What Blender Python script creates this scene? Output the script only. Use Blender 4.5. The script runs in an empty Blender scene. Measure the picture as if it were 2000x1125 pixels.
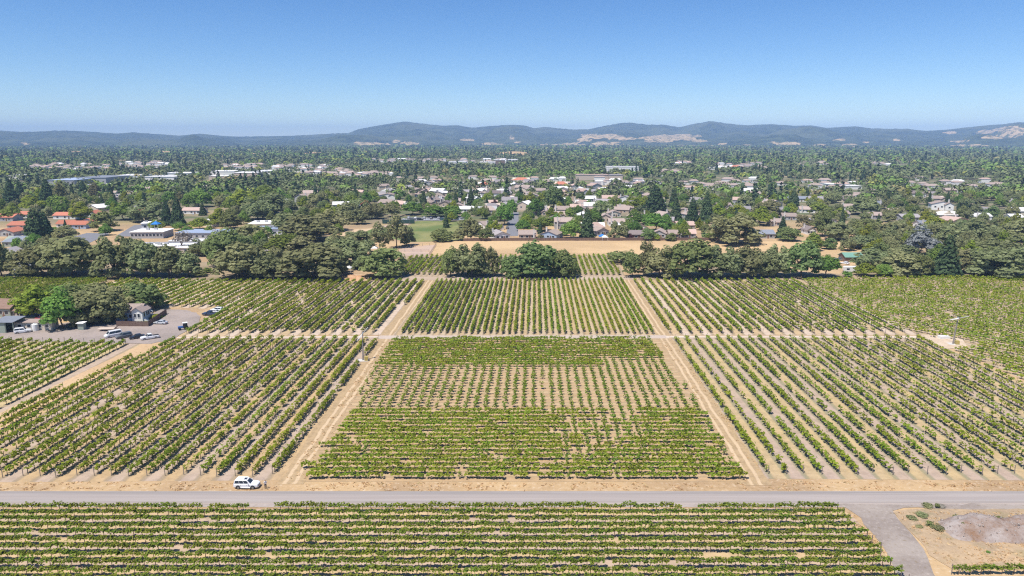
import bpy, math, random
import numpy as np
from mathutils import Vector, Matrix

# ------------------------------------------------------------------ camera, sky, sun, exposure
scene = bpy.context.scene
C = scene.collection
F, H = 1380.0, 62.0
PITCH = math.atan(292.5 / F)
cam = bpy.data.cameras.new('camera')
cam.sensor_width = 36; cam.lens = F / 2000 * 36
cam.clip_start = 1; cam.clip_end = 60000
co = bpy.data.objects.new('camera', cam); C.objects.link(co)
co.location = (0, 0, H); co.rotation_euler = (math.pi / 2 - PITCH, 0, 0)
scene.camera = co

SUN_EL = math.radians(64)
SUN_AZ = math.radians(-138)          # direction towards the sun, measured clockwise from +Y
world = bpy.data.worlds.new('World'); scene.world = world; world.use_nodes = True
wn = world.node_tree.nodes; wl = world.node_tree.links
sky = wn.new('ShaderNodeTexSky'); sky.sky_type = 'NISHITA'; sky.sun_disc = False
sky.sun_elevation = SUN_EL; sky.sun_rotation = SUN_AZ
sky.altitude = 0; sky.air_density = 0.8; sky.dust_density = 0.0; sky.ozone_density = 5.0
hsv = wn.new('ShaderNodeHueSaturation'); hsv.inputs['Saturation'].default_value = 1.22; hsv.inputs['Hue'].default_value = 0.506   # an even, slightly richer blue all over the sky
wl.new(sky.outputs[0], hsv.inputs['Color']); wl.new(hsv.outputs[0], wn['Background'].inputs[0]); wn['Background'].inputs[1].default_value = 0.102
sd = bpy.data.lights.new('sun', 'SUN'); sd.energy = 4.6; sd.angle = math.radians(0.53); sd.color = (1, 0.95, 0.87)
so = bpy.data.objects.new('sun', sd); C.objects.link(so)
sdir = Vector((math.sin(SUN_AZ) * math.cos(SUN_EL), math.cos(SUN_AZ) * math.cos(SUN_EL), math.sin(SUN_EL)))
so.rotation_euler = sdir.to_track_quat('Z', 'Y').to_euler()
so.location = (-60, -40, 150)
vs = scene.view_settings
scene.display_settings.display_device = 'sRGB'
vs.view_transform = 'Standard'; vs.look = 'None'; vs.exposure = 0.4; vs.gamma = 1; vs.use_curve_mapping = False
cy = scene.cycles
cy.max_bounces = 6; cy.diffuse_bounces = 2; cy.glossy_bounces = 2; cy.transmission_bounces = 2; cy.volume_bounces = 1
cy.use_denoising = False; cy.pixel_filter_type = 'BLACKMAN_HARRIS'; cy.filter_width = 1.2

# ------------------------------------------------------------------ pixel of the photograph -> place on the ground
SP, CP = math.sin(PITCH), math.cos(PITCH)
def P(px, py):
    u = 562.5 - py
    t = H / (F * SP - u * CP)
    return (px - 1000) * t, (F * CP + u * SP) * t
def S(py):
    x, y = P(1000, py)
    return F / (y * CP + H * SP)
def dep(py): return math.atan(H / P(1000, py)[1])
def PIX(x, y, z=0):                    # place -> pixel
    dz = z - H
    d = y * CP - dz * SP
    return 1000 + F * x / d, 562.5 - F * (y * SP + dz * CP) / d

# ------------------------------------------------------------------ numpy noise
def _hash(i, j, s):
    n = (i * 374761393 + j * 668265263 + s * 974634541) & 0xFFFFFFFF
    n = ((n ^ (n >> 13)) * 1274126177) & 0xFFFFFFFF
    return ((n ^ (n >> 16)) & 0xFFFF) / 65535.0
def vnoise(x, y, s=0):
    x = np.asarray(x, float); y = np.asarray(y, float)
    xi = np.floor(x).astype(np.int64); yi = np.floor(y).astype(np.int64)
    fx = x - xi; fy = y - yi
    fx = fx * fx * (3 - 2 * fx); fy = fy * fy * (3 - 2 * fy)
    a = _hash(xi, yi, s); b = _hash(xi + 1, yi, s); c = _hash(xi, yi + 1, s); d = _hash(xi + 1, yi + 1, s)
    return (a * (1 - fx) + b * fx) * (1 - fy) + (c * (1 - fx) + d * fx) * fy
def fbm(x, y, o=4, s=0):
    v = 0; a = .5; t = 0
    for k in range(o):
        v = v + a * vnoise(x, y, s + k * 17); t += a; a *= .5; x = x * 2.03 + 5.1; y = y * 2.03 + 3.7
    return v / t

# ------------------------------------------------------------------ materials
class NT:
    def __init__(s, name):
        s.m = bpy.data.materials.new(name); s.m.use_nodes = True
        s.t = s.m.node_tree; s.n = s.t.nodes; s.l = s.t.links
        s.out = s.n['Material Output']; s.b = s.n['Principled BSDF']
    def set(s, sock, v):
        if isinstance(v, bpy.types.NodeSocket): s.l.new(v, sock)
        elif isinstance(v, (tuple, list)) and sock.type == 'RGBA' and len(v) == 3: sock.default_value = (*v, 1)
        else: sock.default_value = v
    def node(s, typ, ins=(), **props):
        n = s.n.new(typ)
        for k, v in props.items(): setattr(n, k, v)
        for k, v in dict(ins).items(): s.set(n.inputs[k], v)
        return n
    def math(s, op, a, b=0.0, clamp=False):
        n = s.node('ShaderNodeMath', {0: a, 1: b}, operation=op); n.use_clamp = clamp
        return n.outputs[0]
    def mix(s, f, a, b, mode='MIX'):
        n = s.node('ShaderNodeMix', data_type='RGBA', blend_type=mode)
        s.set(n.inputs[0], f); s.set(n.inputs[6], a); s.set(n.inputs[7], b)
        return n.outputs[2]
    def noise(s, scale, detail=3, vec=None, rough=.55, dist=0):
        n = s.node('ShaderNodeTexNoise', {'Scale': scale, 'Detail': detail, 'Roughness': rough, 'Distortion': dist})
        s.l.new(vec if vec is not None else s.pos(), n.inputs['Vector'])
        return n.outputs['Fac']
    def pos(s):
        if not hasattr(s, '_p'): s._p = s.node('ShaderNodeNewGeometry').outputs['Position']
        return s._p
    def ramp(s, f, stops, interp='LINEAR'):
        n = s.node('ShaderNodeValToRGB', {0: f}); n.color_ramp.interpolation = interp
        e = n.color_ramp.elements
        while len(e) < len(stops): e.new(.5)
        for el, (p, c) in zip(e, stops): el.position = p; el.color = (*c, 1)
        return n.outputs[0]
    def step(s, f, lo, hi):            # smooth 0..1
        n = s.node('ShaderNodeMapRange', {0: f, 1: lo, 2: hi, 3: 0.0, 4: 1.0}, interpolation_type='SMOOTHSTEP')
        return n.outputs[0]
    def bump(s, h, strength=.5, dist=.1):
        n = s.node('ShaderNodeBump', {'Height': h, 'Strength': strength, 'Distance': dist})
        s.l.new(n.outputs[0], s.b.inputs['Normal'])
    def done(s, col, rough=.9, spec=.2, metal=0):
        s.set(s.b.inputs['Base Color'], col); s.set(s.b.inputs['Roughness'], rough)
        s.b.inputs['Specular IOR Level'].default_value = spec; s.b.inputs['Metallic'].default_value = metal
        return s.m

def plain(name, col, rough=.7, var=.12, scale=3.0, spec=.3, metal=0):
    m = NT(name)
    tc = m.node('ShaderNodeTexCoord').outputs['Object']
    f = m.noise(scale, 3, tc)
    d = tuple(c * (1 - var) for c in col); h = tuple(min(1, c * (1 + var)) for c in col)
    return m.done(m.mix(f, d, h), rough, spec, metal)

def roofmat(name, col, var=.25):
    m = NT(name)
    f = m.noise(1.2, 4)
    oi = m.node('ShaderNodeObjectInfo').outputs['Random']
    d = tuple(c * (1 - var) for c in col); h = tuple(min(1, c * (1 + var)) for c in col)
    c1 = m.mix(f, d, h)
    w = m.node('ShaderNodeTexWave', {'Scale': 1.6, 'Distortion': .6, 'Detail': 1.0}, bands_direction='Z').outputs['Fac']
    c2 = m.mix(m.math('MULTIPLY', w, .18), c1, tuple(c * .55 for c in col))
    hs = m.node('ShaderNodeHueSaturation', {'Color': c2, 'Value': m.math('ADD', m.math('MULTIPLY', oi, .35), .8)})
    return m.done(hs.outputs[0], .85, .2)

def foliage(name, cols, transl=.22, objvar=.35, scale=.9, huevar=.02):
    """leaf colour varies from leaf clump to leaf clump and from plant to plant"""
    m = NT(name)
    isl = m.node('ShaderNodeNewGeometry').outputs['Random Per Island']
    oi = m.node('ShaderNodeObjectInfo').outputs['Random']
    n = m.noise(scale, 2)
    f = m.math('ADD', m.math('MULTIPLY', isl, .6), m.math('MULTIPLY', n, .5), True)
    k = len(cols)
    col = m.ramp(f, [(i / (k - 1) * .8 + .1, c) for i, c in enumerate(cols)])
    hs = m.node('ShaderNodeHueSaturation', {'Color': col,
        'Value': m.math('ADD', m.math('MULTIPLY', oi, objvar), 1 - objvar / 2),
        'Hue': m.math('ADD', m.math('MULTIPLY', m.math('FRACT', m.math('MULTIPLY', oi, 7.31)), huevar * 2), .5 - huevar)})
    d = m.node('ShaderNodeBsdfDiffuse', {'Color': hs.outputs[0]})
    t = m.node('ShaderNodeBsdfTranslucent', {'Color': hs.outputs[0]})
    mx = m.node('ShaderNodeMixShader', {0: transl})
    m.l.new(d.outputs[0], mx.inputs[1]); m.l.new(t.outputs[0], mx.inputs[2]); m.l.new(mx.outputs[0], m.out.inputs['Surface'])
    m.n.remove(m.b)
    return m.m

STRAW = (.50, .345, .185); STRAW_D = (.37, .25, .14); SOIL = (.40, .295, .215); GREY = (.41, .335, .285); PALE = (.62, .50, .36)

def straw_mat(name, a=STRAW, b=STRAW_D, c=PALE, green=.0, big=.05):
    m = NT(name)
    n1 = m.noise(big, 4); n2 = m.noise(1.3, 5, rough=.7); n3 = m.noise(.25, 3)
    col = m.mix(m.step(n1, .38, .62), a, b)
    col = m.mix(m.math('MULTIPLY', m.step(n2, .5, .75), .75), col, c)
    col = m.mix(m.math('MULTIPLY', m.step(n2, .46, .3), .6), col, (.20, .15, .085))
    if green: col = m.mix(m.math('MULTIPLY', m.step(n3, .52, .7), green), col, (.13, .15, .05))
    m.bump(n2, .6, .12)
    return m.done(col, .95, .1)

def row_soil(name, az, spacing, s0, ca, cb, edge=.13, strip=(.30, .23, .15), rough_bits=.5, ruts=False):
    """soil between vine rows: mown straw and tilled soil in every other alley, a weedy strip under each row"""
    m = NT(name)
    sx = m.node('ShaderNodeSeparateXYZ'); m.l.new(m.pos(), sx.inputs[0])
    ns = m.noise(.9, 4, rough=.7)
    u = m.math('ADD', m.math('MULTIPLY', sx.outputs[0], math.cos(az)), m.math('MULTIPLY', sx.outputs[1], -math.sin(az)))
    u = m.math('ADD', m.math('SUBTRACT', u, s0), m.math('MULTIPLY', m.math('SUBTRACT', ns, .5), spacing * .22))
    w = m.math('DIVIDE', u, spacing)
    par = m.math('FRACT', m.math('MULTIPLY', w, .5))
    fr = m.math('FRACT', w)
    d = m.math('ABSOLUTE', m.math('SUBTRACT', fr, .5))         # .5 under the row, 0 mid alley
    n2 = m.noise(.06, 3); n3 = m.noise(2.2, 5, rough=.75); n4 = m.noise(.5, 3)
    a = m.mix(m.step(n4, .35, .7), ca, tuple(x * .8 for x in ca))
    b = m.mix(m.step(n4, .35, .7), cb, tuple(x * .82 for x in cb))
    sel = m.math('GREATER_THAN', par, .5)
    sel = m.math('ADD', m.math('MULTIPLY', sel, .85), m.math('MULTIPLY', m.step(n2, .42, .6), .15), True)
    col = m.mix(sel, a, b)
    col = m.mix(m.math('MULTIPLY', m.step(d, .5 - edge - .1, .5 - edge + .05), .75), col, strip)
    col = m.mix(m.math('MULTIPLY', m.step(n3, .56, .75), rough_bits), col, (.62, .52, .40))
    col = m.mix(m.math('MULTIPLY', m.step(n3, .44, .3), .5), col, (.19, .15, .09))
    m.bump(n3, .6, .1)
    return m.done(col, .95, .1)

M = {}
M['straw'] = straw_mat('dry straw')
M['field'] = straw_mat('mown golden field', (.58, .405, .22), (.48, .33, .18), (.66, .50, .30), .12, .02)
M['gold'] = straw_mat('golden hill grass', (.56, .37, .20), (.46, .31, .17), (.6, .43, .26), .3, .004)
M['bark'] = plain('bark', (.13, .095, .07), .9, .3, 4)
M['vinewood'] = plain('vine wood', (.12, .085, .06), .9, .3, 6)
M['post'] = plain('weathered post', (.25, .21, .17), .85, .2, 5)
M['vine'] = foliage('vine leaves', [(.13, .185, .020), (.24, .31, .030), (.34, .39, .055)], .45, .2, 1.2)
M['vine2'] = foliage('deep vine leaves', [(.11, .16, .022), (.20, .26, .034), (.30, .345, .06)], .45, .2, 1.2)
M['young'] = foliage('young vine leaves', [(.11, .185, .022), (.185, .27, .034), (.27, .34, .06)], .45, .2, 1.2)
M['oak'] = foliage('oak leaves', [(.19, .205, .09), (.28, .30, .135), (.38, .395, .20)], .42, .45, .35, .03)
M['dark'] = foliage('dark evergreen leaves', [(.145, .185, .07), (.22, .275, .10), (.32, .37, .15)], .42, .4, .35, .03)
M['green'] = foliage('green leaves', [(.11, .175, .04), (.19, .285, .06), (.29, .38, .095)], .42, .5, .4, .03)
M['lime'] = foliage('yellow green leaves', [(.15, .20, .03), (.26, .31, .045), (.36, .39, .075)], .42, .4, .4)
M['yellow'] = foliage('yellow leaves', [(.17, .15, .02), (.28, .24, .03), (.36, .31, .05)], .28, .2, .4)
M['conifer'] = foliage('conifer needles', [(.035, .06, .03), (.065, .105, .05), (.11, .155, .07)], .2, .4, .5)
M['euc'] = foliage('olive brown leaves', [(.14, .14, .065), (.24, .235, .11), (.34, .33, .16)], .38, .3, .4)
M['silver'] = foliage('silver leaves', [(.13, .145, .14), (.22, .235, .23), (.31, .32, .31)], .15, .1, .4)
M['bare'] = foliage('sparse pale twigs', [(.17, .15, .12), (.28, .25, .21), (.36, .33, .28)], .1, .1, .4)
M['russet'] = foliage('dark red leaves', [(.06, .025, .025), (.10, .04, .04), (.14, .06, .05)], .2, .2, .4)

def far_foliage():
    m = NT('mixed tree foliage')
    at = m.node('ShaderNodeAttribute', attribute_name='tint').outputs['Fac']
    isl = m.node('ShaderNodeNewGeometry').outputs['Random Per Island']
    col = m.ramp(at, [(0, (0.042, 0.067, 0.037)), (.25, (0.064, 0.098, 0.052)), (.3, (0.118, 0.140, 0.067)), (.6, (0.178, 0.206, 0.094)),
                      (.65, (0.140, 0.215, 0.056)), (.85, (0.187, 0.271, 0.070)), (.9, (0.271, 0.308, 0.061)), (1, (0.253, 0.215, 0.103))])
    hs = m.node('ShaderNodeHueSaturation', {'Color': col, 'Value': m.math('ADD', m.math('MULTIPLY', isl, .4), .78)})
    d = m.node('ShaderNodeBsdfDiffuse', {'Color': hs.outputs[0]})
    m.l.new(d.outputs[0], m.out.inputs['Surface']); m.n.remove(m.b)
    return m.m
M['far'] = far_foliage()

# ------------------------------------------------------------------ mesh + object helpers
def mesh_np(name, verts, quads=None, tris=None, mats=(), midx=None, tint=None):
    me = bpy.data.meshes.new(name)
    verts = np.asarray(verts, np.float32).reshape(-1, 3)
    loops = []; starts = []; totals = []; off = 0
    if quads is not None and len(quads):
        q = np.asarray(quads, np.int32).reshape(-1, 4); loops.append(q.ravel())
        starts.append(off + 4 * np.arange(len(q))); totals.append(np.full(len(q), 4)); off += q.size
    if tris is not None and len(tris):
        t = np.asarray(tris, np.int32).reshape(-1, 3); loops.append(t.ravel())
        starts.append(off + 3 * np.arange(len(t))); totals.append(np.full(len(t), 3)); off += t.size
    loops = np.concatenate(loops); starts = np.concatenate(starts).astype(np.int32); totals = np.concatenate(totals).astype(np.int32)
    me.vertices.add(len(verts)); me.vertices.foreach_set('co', verts.ravel())
    me.loops.add(len(loops)); me.loops.foreach_set('vertex_index', loops.astype(np.int32))
    me.polygons.add(len(starts)); me.polygons.foreach_set('loop_start', starts)
    if midx is not None: me.polygons.foreach_set('material_index', np.asarray(midx, np.int32))
    for m in mats: me.materials.append(m)
    if tint is not None:
        a = me.attributes.new('tint', 'FLOAT', 'POINT'); a.data.foreach_set('value', np.asarray(tint, np.float32))
    me.update(calc_edges=True)
    return me

class MB:
    """collects boxes, prisms and tubes; build() links them as ONE mesh object"""
    def __init__(s): s.v = []; s.f = []; s.mi = []
    def face(s, idx, mi=0): s.f.append(tuple(idx)); s.mi.append(mi)
    def add(s, vs, fs, mi=0):
        b = len(s.v); s.v += [tuple(v) for v in vs]
        for f in fs: s.face([b + i for i in f], mi)
        return s
    def box(s, x0, x1, y0, y1, z0, z1, mi=0):
        return s.add([(x0, y0, z0), (x1, y0, z0), (x1, y1, z0), (x0, y1, z0), (x0, y0, z1), (x1, y0, z1), (x1, y1, z1), (x0, y1, z1)],
                     [(0, 3, 2, 1), (4, 5, 6, 7), (0, 1, 5, 4), (1, 2, 6, 5), (2, 3, 7, 6), (3, 0, 4, 7)], mi)
    def tube(s, pts, rads, n=6, mi=0, cap=True):
        rings = []
        for i, p in enumerate(pts):
            p = Vector(p)
            a = Vector(pts[max(0, i - 1)]); b = Vector(pts[min(len(pts) - 1, i + 1)])
            d = (b - a).normalized()
            u = d.orthogonal().normalized(); w = d.cross(u)
            rings.append([tuple(p + (u * math.cos(2 * math.pi * k / n) + w * math.sin(2 * math.pi * k / n)) * rads[i]) for k in range(n)])
        b = len(s.v)
        for r in rings: s.v += r
        for i in range(len(rings) - 1):
            for k in range(n):
                k2 = (k + 1) % n
                s.face((b + i * n + k, b + i * n + k2, b + (i + 1) * n + k2, b + (i + 1) * n + k), mi)
        if cap:
            s.face([b + k for k in range(n)][::-1], mi); s.face([b + (len(rings) - 1) * n + k for k in range(n)], mi)
        return s
    def loft(s, rings, mi=0):
        n = len(rings[0]); b = len(s.v)
        for r in rings: s.v += [tuple(p) for p in r]
        for i in range(len(rings) - 1):
            for k in range(n):
                k2 = (k + 1) % n
                s.face((b + i * n + k, b + i * n + k2, b + (i + 1) * n + k2, b + (i + 1) * n + k), mi)
        s.face([b + k for k in range(n)][::-1], mi); s.face([b + (len(rings) - 1) * n + k for k in range(n)], mi)
        return s
    def mesh(s, name, mats):
        me = bpy.data.meshes.new(name); me.from_pydata(s.v, [], s.f)
        for m in (mats if isinstance(mats, (list, tuple)) else [mats]): me.materials.append(m)
        if any(s.mi): me.polygons.foreach_set('material_index', s.mi)
        me.update(); return me
    def build(s, name, mats, parent=None, loc=(0, 0, 0), rz=0, smooth=False):
        me = s.mesh(name, mats)
        if smooth: me.polygons.foreach_set('use_smooth', [True] * len(me.polygons))
        return obj(name, me, parent, loc, rz)

def obj(name, me, parent=None, loc=(0, 0, 0), rz=0, scale=None):
    o = bpy.data.objects.new(name, me); C.objects.link(o)
    o.location = loc; o.rotation_euler = (0, 0, rz)
    if scale is not None: o.scale = scale
    if parent is not None: o.parent = parent
    return o
def tag(o, label=None, cat=None, group=None, kind=None):
    if label: o['label'] = label
    if cat: o['category'] = cat
    if group: o['group'] = group
    if kind: o['kind'] = kind
    return o
def thing(name, label, cat, loc=(0, 0, 0), rz=0, group=None, scale=None):
    o = obj(name, None, None, loc, rz, scale); o.empty_display_size = .2
    return tag(o, label, cat, group)
def copy_tree(o, parent=None):
    c = o.copy(); C.objects.link(c)
    if parent is not None: c.parent = parent
    for ch in o.children: copy_tree(ch, c)
    return c
ONES = 'zeroth first second third fourth fifth sixth seventh eighth ninth tenth eleventh twelfth thirteenth fourteenth fifteenth sixteenth seventeenth eighteenth nineteenth'.split()
TENS = ['', '', 'twenty', 'thirty', 'forty', 'fifty', 'sixty', 'seventy', 'eighty', 'ninety']
TENTH = ['', '', 'twentieth', 'thirtieth', 'fortieth', 'fiftieth', 'sixtieth', 'seventieth', 'eightieth', 'ninetieth']
def ordw(n):
    if n < 20: return ONES[n]
    if n >= 100: return 'hundred-and-' + ordw(n - 100) if n > 100 else 'hundredth'
    return TENTH[n // 10] if n % 10 == 0 else TENS[n // 10] + '-' + ONES[n % 10]

ZL = [0.004]
def ragged(pts, amp, step=2.0):
    out = []; n = len(pts)
    for i in range(n):
        a, b = pts[i], pts[(i + 1) % n]; L = math.dist(a, b); k = max(1, min(160, int(L / step)))
        nx, ny = -(b[1] - a[1]) / max(L, 1e-6), (b[0] - a[0]) / max(L, 1e-6)
        for j in range(k):
            q = j / k; x, y = a[0] + (b[0] - a[0]) * q, a[1] + (b[1] - a[1]) * q
            o = (float(fbm(x * .35 + 9, y * .35, 3, 71)) - .5) * 2.4 * amp * min(1, j, k - j)
            out.append((x + nx * o, y + ny * o))
    return out
def sheet(name, pts, m, kind='structure', z=None, rag=0.0):
    """a flat piece of ground, each one a few millimetres above the one before"""
    if z is None: ZL[0] += .0025; z = ZL[0]
    if rag: pts = ragged(pts, rag)
    b = MB(); b.add([(x, y, z) for x, y in pts], [tuple(range(len(pts)))])
    me = b.mesh(name, m)
    if me.polygons[0].normal.z < 0: me.flip_normals()
    o = obj(name, me); o['kind'] = kind
    return o
def px(pts): return [P(*p) for p in pts]

# ------------------------------------------------------------------ ground, hills, haze
def ground_material():
    m = NT('open ground')
    n1 = m.noise(.035, 4); n2 = m.noise(1.1, 5, rough=.7); n3 = m.noise(.006, 4)
    col = m.mix(m.step(n1, .38, .62), STRAW, STRAW_D)
    col = m.mix(m.math('MULTIPLY', m.step(n2, .5, .72), .7), col, PALE)
    col = m.mix(m.math('MULTIPLY', m.step(n2, .46, .3), .55), col, (.21, .16, .09))
    # the town and woods beyond stand on lawns, drives and leaf litter
    sx = m.node('ShaderNodeSeparateXYZ'); m.l.new(m.pos(), sx.inputs[0])
    far = m.step(m.math('ADD', sx.outputs[1], m.math('MULTIPLY', m.math('SUBTRACT', n1, .5), 60)), 480, 560)
    lawn = m.mix(m.step(n1, .42, .6), (.12, .14, .07), (.24, .20, .13))
    lawn = m.mix(m.math('MULTIPLY', m.step(n3, .55, .7), .8), lawn, (.36, .27, .15))
    col = m.mix(far, col, lawn)
    m.bump(n2, .5, .1)
    return m.done(col, .95, .1)
g = MB()
X0, X1, Y0, Y1 = -15000, 15000, -1500, 15000
g.add([(X0, Y0, 0), (X1, Y0, 0), (X1, Y1, 0), (X0, Y1, 0)], [(0, 1, 2, 3)])
tag(g.build('ground', ground_material()), kind='structure')

SKYLINE = [(-900, 252), (-500, 258), (-200, 254), (0, 255), (45, 258), (133, 255), (190, 258), (224, 261), (262, 258.5), (320, 263), (350, 265), (392, 261), (430, 265), (465, 267), (525, 266), (574, 265),
    (630, 262), (682, 260), (702, 252), (755, 243), (790, 238), (832, 243), (867, 246), (895, 245), (919, 250), (965, 246), (1000, 244), (1028, 246), (1042, 251), (1063, 248),
    (1084, 250), (1112, 253), (1147, 253), (1182, 246), (1210, 241), (1231, 240), (1262, 244), (1297, 244), (1325, 249), (1352, 243), (1384, 237.5), (1415, 241), (1454, 245),
    (1506, 243), (1552, 246), (1580, 245), (1615, 250), (1667, 247), (1702, 251), (1737, 252), (1769, 251.5), (1807, 256), (1842, 254), (1895, 248), (1930, 244.5), (1965, 242), (1986, 239), (2000, 240), (2150, 246), (2500, 243), (2900, 250)]
GOLD = [  # pixel boxes of bare golden slopes: cx, cy, half width, half height
    (720, 283, 34, 5), (700, 287, 20, 3), (775, 276, 8, 2.5), (800, 280, 16, 3), (880, 289, 25, 3), (920, 288, 30, 3.5), (915, 274, 14, 2.5), (960, 281, 25, 3),
    (1000, 269, 6, 4), (1010, 277, 8, 2.5), (990, 288, 7, 2.5), (1140, 284, 75, 4.5), (1110, 288, 45, 3), (1180, 281, 40, 3), (1180, 266, 48, 4.5), (1215, 270, 25, 3), (1140, 273, 12, 3),
    (1305, 270, 50, 5.5), (1330, 266, 38, 3.5), (1285, 276, 20, 3), (1236, 288, 9, 3), (1345, 287, 22, 3.5), (1365, 275, 14, 3), (1388, 286, 16, 2.5), (1410, 281, 12, 2), (1460, 283, 10, 1.5), (1535, 280, 26, 3.5), (1515, 279, 10, 2.5),
    (1600, 284, 14, 2.5), (1662, 284, 16, 3), (1640, 273, 10, 2), (1690, 278, 8, 1.5), (1752, 273, 6, 1.5), (1880, 276, 22, 2), (1900, 285, 40, 2.5), (1930, 259, 20, 4), (1972, 254, 40, 6), (1850, 259, 16, 3), (1945, 268, 30, 2.5), (1980, 262, 25, 4),
    (48, 281, 10, 2.5), (150, 291, 12, 3), (78, 294, 8, 2)]
def hills():
    nth, nr = 520, 84
    th = np.radians(np.linspace(-56, 56, nth))
    rr = np.concatenate([np.linspace(4600, 9600, 66), np.linspace(9800, 13200, nr - 66)])
    T, R = np.meshgrid(th, rr, indexing='ij')
    sx = np.array([p[0] for p in SKYLINE]); sy = np.array([p[1] for p in SKYLINE])
    # the crest runs at a distance of about nine kilometres
    pxs = 1000 + F * np.tan(T) / CP * 1.0
    X = R * np.sin(T); Y = R * np.cos(T)
    py = np.interp(pxs, sx, sy)
    crest = 8300 + 1100 * fbm(T * 9 + 3, T * 0, 3, 5)
    elev = np.arctan((270 - py) / 1411) * np.cos(T)
    hc = H + crest * np.tan(elev)
    base = 4900 + 900 * fbm(T * 14 + 9, T * 0, 3, 8)
    k = np.clip((R - base) / (crest - base), 0, 1)
    prof = k ** 1.25 * (1.35 - .35 * k)
    spur = fbm(T * 26, R / 900, 4, 21); spur2 = fbm(T * 90, R / 350, 3, 31)
    h = hc * prof * (1 - (1 - k) * k * 3.4 * (spur - .3)) + 46 * k * (1 - k) * 4 * (spur2 - .5)
    h += 14 * (fbm(T * 420, R / 120, 2, 41) - .5) * np.clip(k * 3, 0, 1)
    front = np.exp(-((R - 5900 - 500 * fbm(T * 7, T * 0, 2, 77)) / 420) ** 2) * 90 * np.clip(fbm(T * 17 + 40, T * 0, 3, 51) * 2 - .55, 0, 1)
    front = np.maximum(front, np.exp(-((R - 6900 - 700 * fbm(T * 9 + 5, T * 0, 3, 87)) / 380) ** 2) * hc * .8 * np.clip(fbm(T * 13 + 11, T * 0, 3, 57) * 2.2 - .5, 0, 1))
    h = np.maximum(h, front)
    back = np.clip((R - crest) / 3800, 0, 1)
    h = np.where(R > crest, hc * (1 - .75 * back), h)
    h = np.where(R <= 4700, -3, h)
    V = np.stack([X, Y, h], -1).reshape(-1, 3)
    i = np.arange(nth - 1)[:, None] * nr + np.arange(nr - 1)[None, :]
    q = np.stack([i, i + nr, i + nr + 1, i + 1], -1).reshape(-1, 4)
    PX, PY = PIX(V[:, 0], V[:, 1], V[:, 2])
    wob = (fbm(PX / 11, PY / 2.6, 4, 61) - .5) * 3.4
    gm = np.zeros(len(V))
    for cx, cy_, hw, hh in GOLD:
        d = ((PX - cx) / hw) ** 2 + ((PY - cy_) / hh) ** 2
        gm = np.maximum(gm, np.clip(1.5 - d + wob * 1.1, 0, 1))
    gm[V[:, 2] <= 0] = 0
    m = NT('wooded hills')
    at = m.node('ShaderNodeAttribute', attribute_name='tint').outputs['Fac']
    n1 = m.noise(.012, 5, rough=.7); n2 = m.noise(.0016, 4); n3 = m.noise(.03, 3)
    wood = m.mix(m.step(n1, .35, .65), (.018, .03, .02), (.075, .095, .05))
    wood = m.mix(m.math('MULTIPLY', m.step(n2, .47, .66), .75), wood, (.105, .115, .06))  # chaparral patches; their colour also stands in for shaded folds
    gold = m.mix(n3, (.56, .40, .22), (.44, .32, .18))
    gold = m.mix(m.math('MULTIPLY', m.step(m.noise(.02, 4, rough=.7), .5, .56), .8), gold, (.06, .075, .04))
    m.bump(n1, 1.0, 14)
    at = m.math('ADD', at, m.math('MULTIPLY', m.math('SUBTRACT', m.noise(.006, 5, rough=.7), .5), 1.1))
    mt = m.done(m.mix(m.step(at, .35, .62), wood, gold), .95, .05)
    me = mesh_np('hills', V, q, mats=[mt], tint=gm)
    me.polygons.foreach_set('use_smooth', [True] * len(me.polygons))
    tag(obj('hills', me), kind='structure')
hills()

def haze():
    m = bpy.data.materials.new('haze'); m.use_nodes = True
    nt = m.node_tree; nt.nodes.remove(nt.nodes['Principled BSDF'])
    v = nt.nodes.new('ShaderNodeVolumePrincipled')
    v.inputs['Color'].default_value = (.42, .63, 1.0, 1)
    v.inputs['Density'].default_value = 9.5e-5
    v.inputs['Anisotropy'].default_value = -.2
    nt.links.new(v.outputs[0], nt.nodes['Material Output'].inputs['Volume'])
    b = MB(); b.box(X0 - 200, X1 + 200, Y0 - 200, Y1 + 200, -5, 310)
    o = tag(b.build('haze', m), kind='stuff')
haze()

# ------------------------------------------------------------------ leaves
def leaf_quads(cen, nrm, size, rng, aspect=1.0):
    """one small folded-looking quad per leaf clump: centres (N,3), facing (N,3)"""
    n = len(cen)
    nrm = nrm / (np.linalg.norm(nrm, axis=1, keepdims=True) + 1e-9)
    r = rng.normal(size=(n, 3)); u = np.cross(nrm, r); u /= (np.linalg.norm(u, axis=1, keepdims=True) + 1e-9)
    w = np.cross(nrm, u)
    s = (np.asarray(size) * (0.7 + .6 * rng.random(n)))[:, None] * .5
    k = .75 + .5 * rng.random((n, 4, 1))
    v = np.stack([cen - u * s - w * s * aspect, cen + u * s - w * s * aspect, cen + u * s + w * s * aspect, cen - u * s + w * s * aspect], 1)
    v = cen[:, None, :] + (v - cen[:, None, :]) * k
    return v.reshape(-1, 3), np.arange(4 * n).reshape(n, 4)
def dirs(n, rng):
    d = rng.normal(size=(n, 3)); return d / np.linalg.norm(d, axis=1, keepdims=True)

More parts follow.
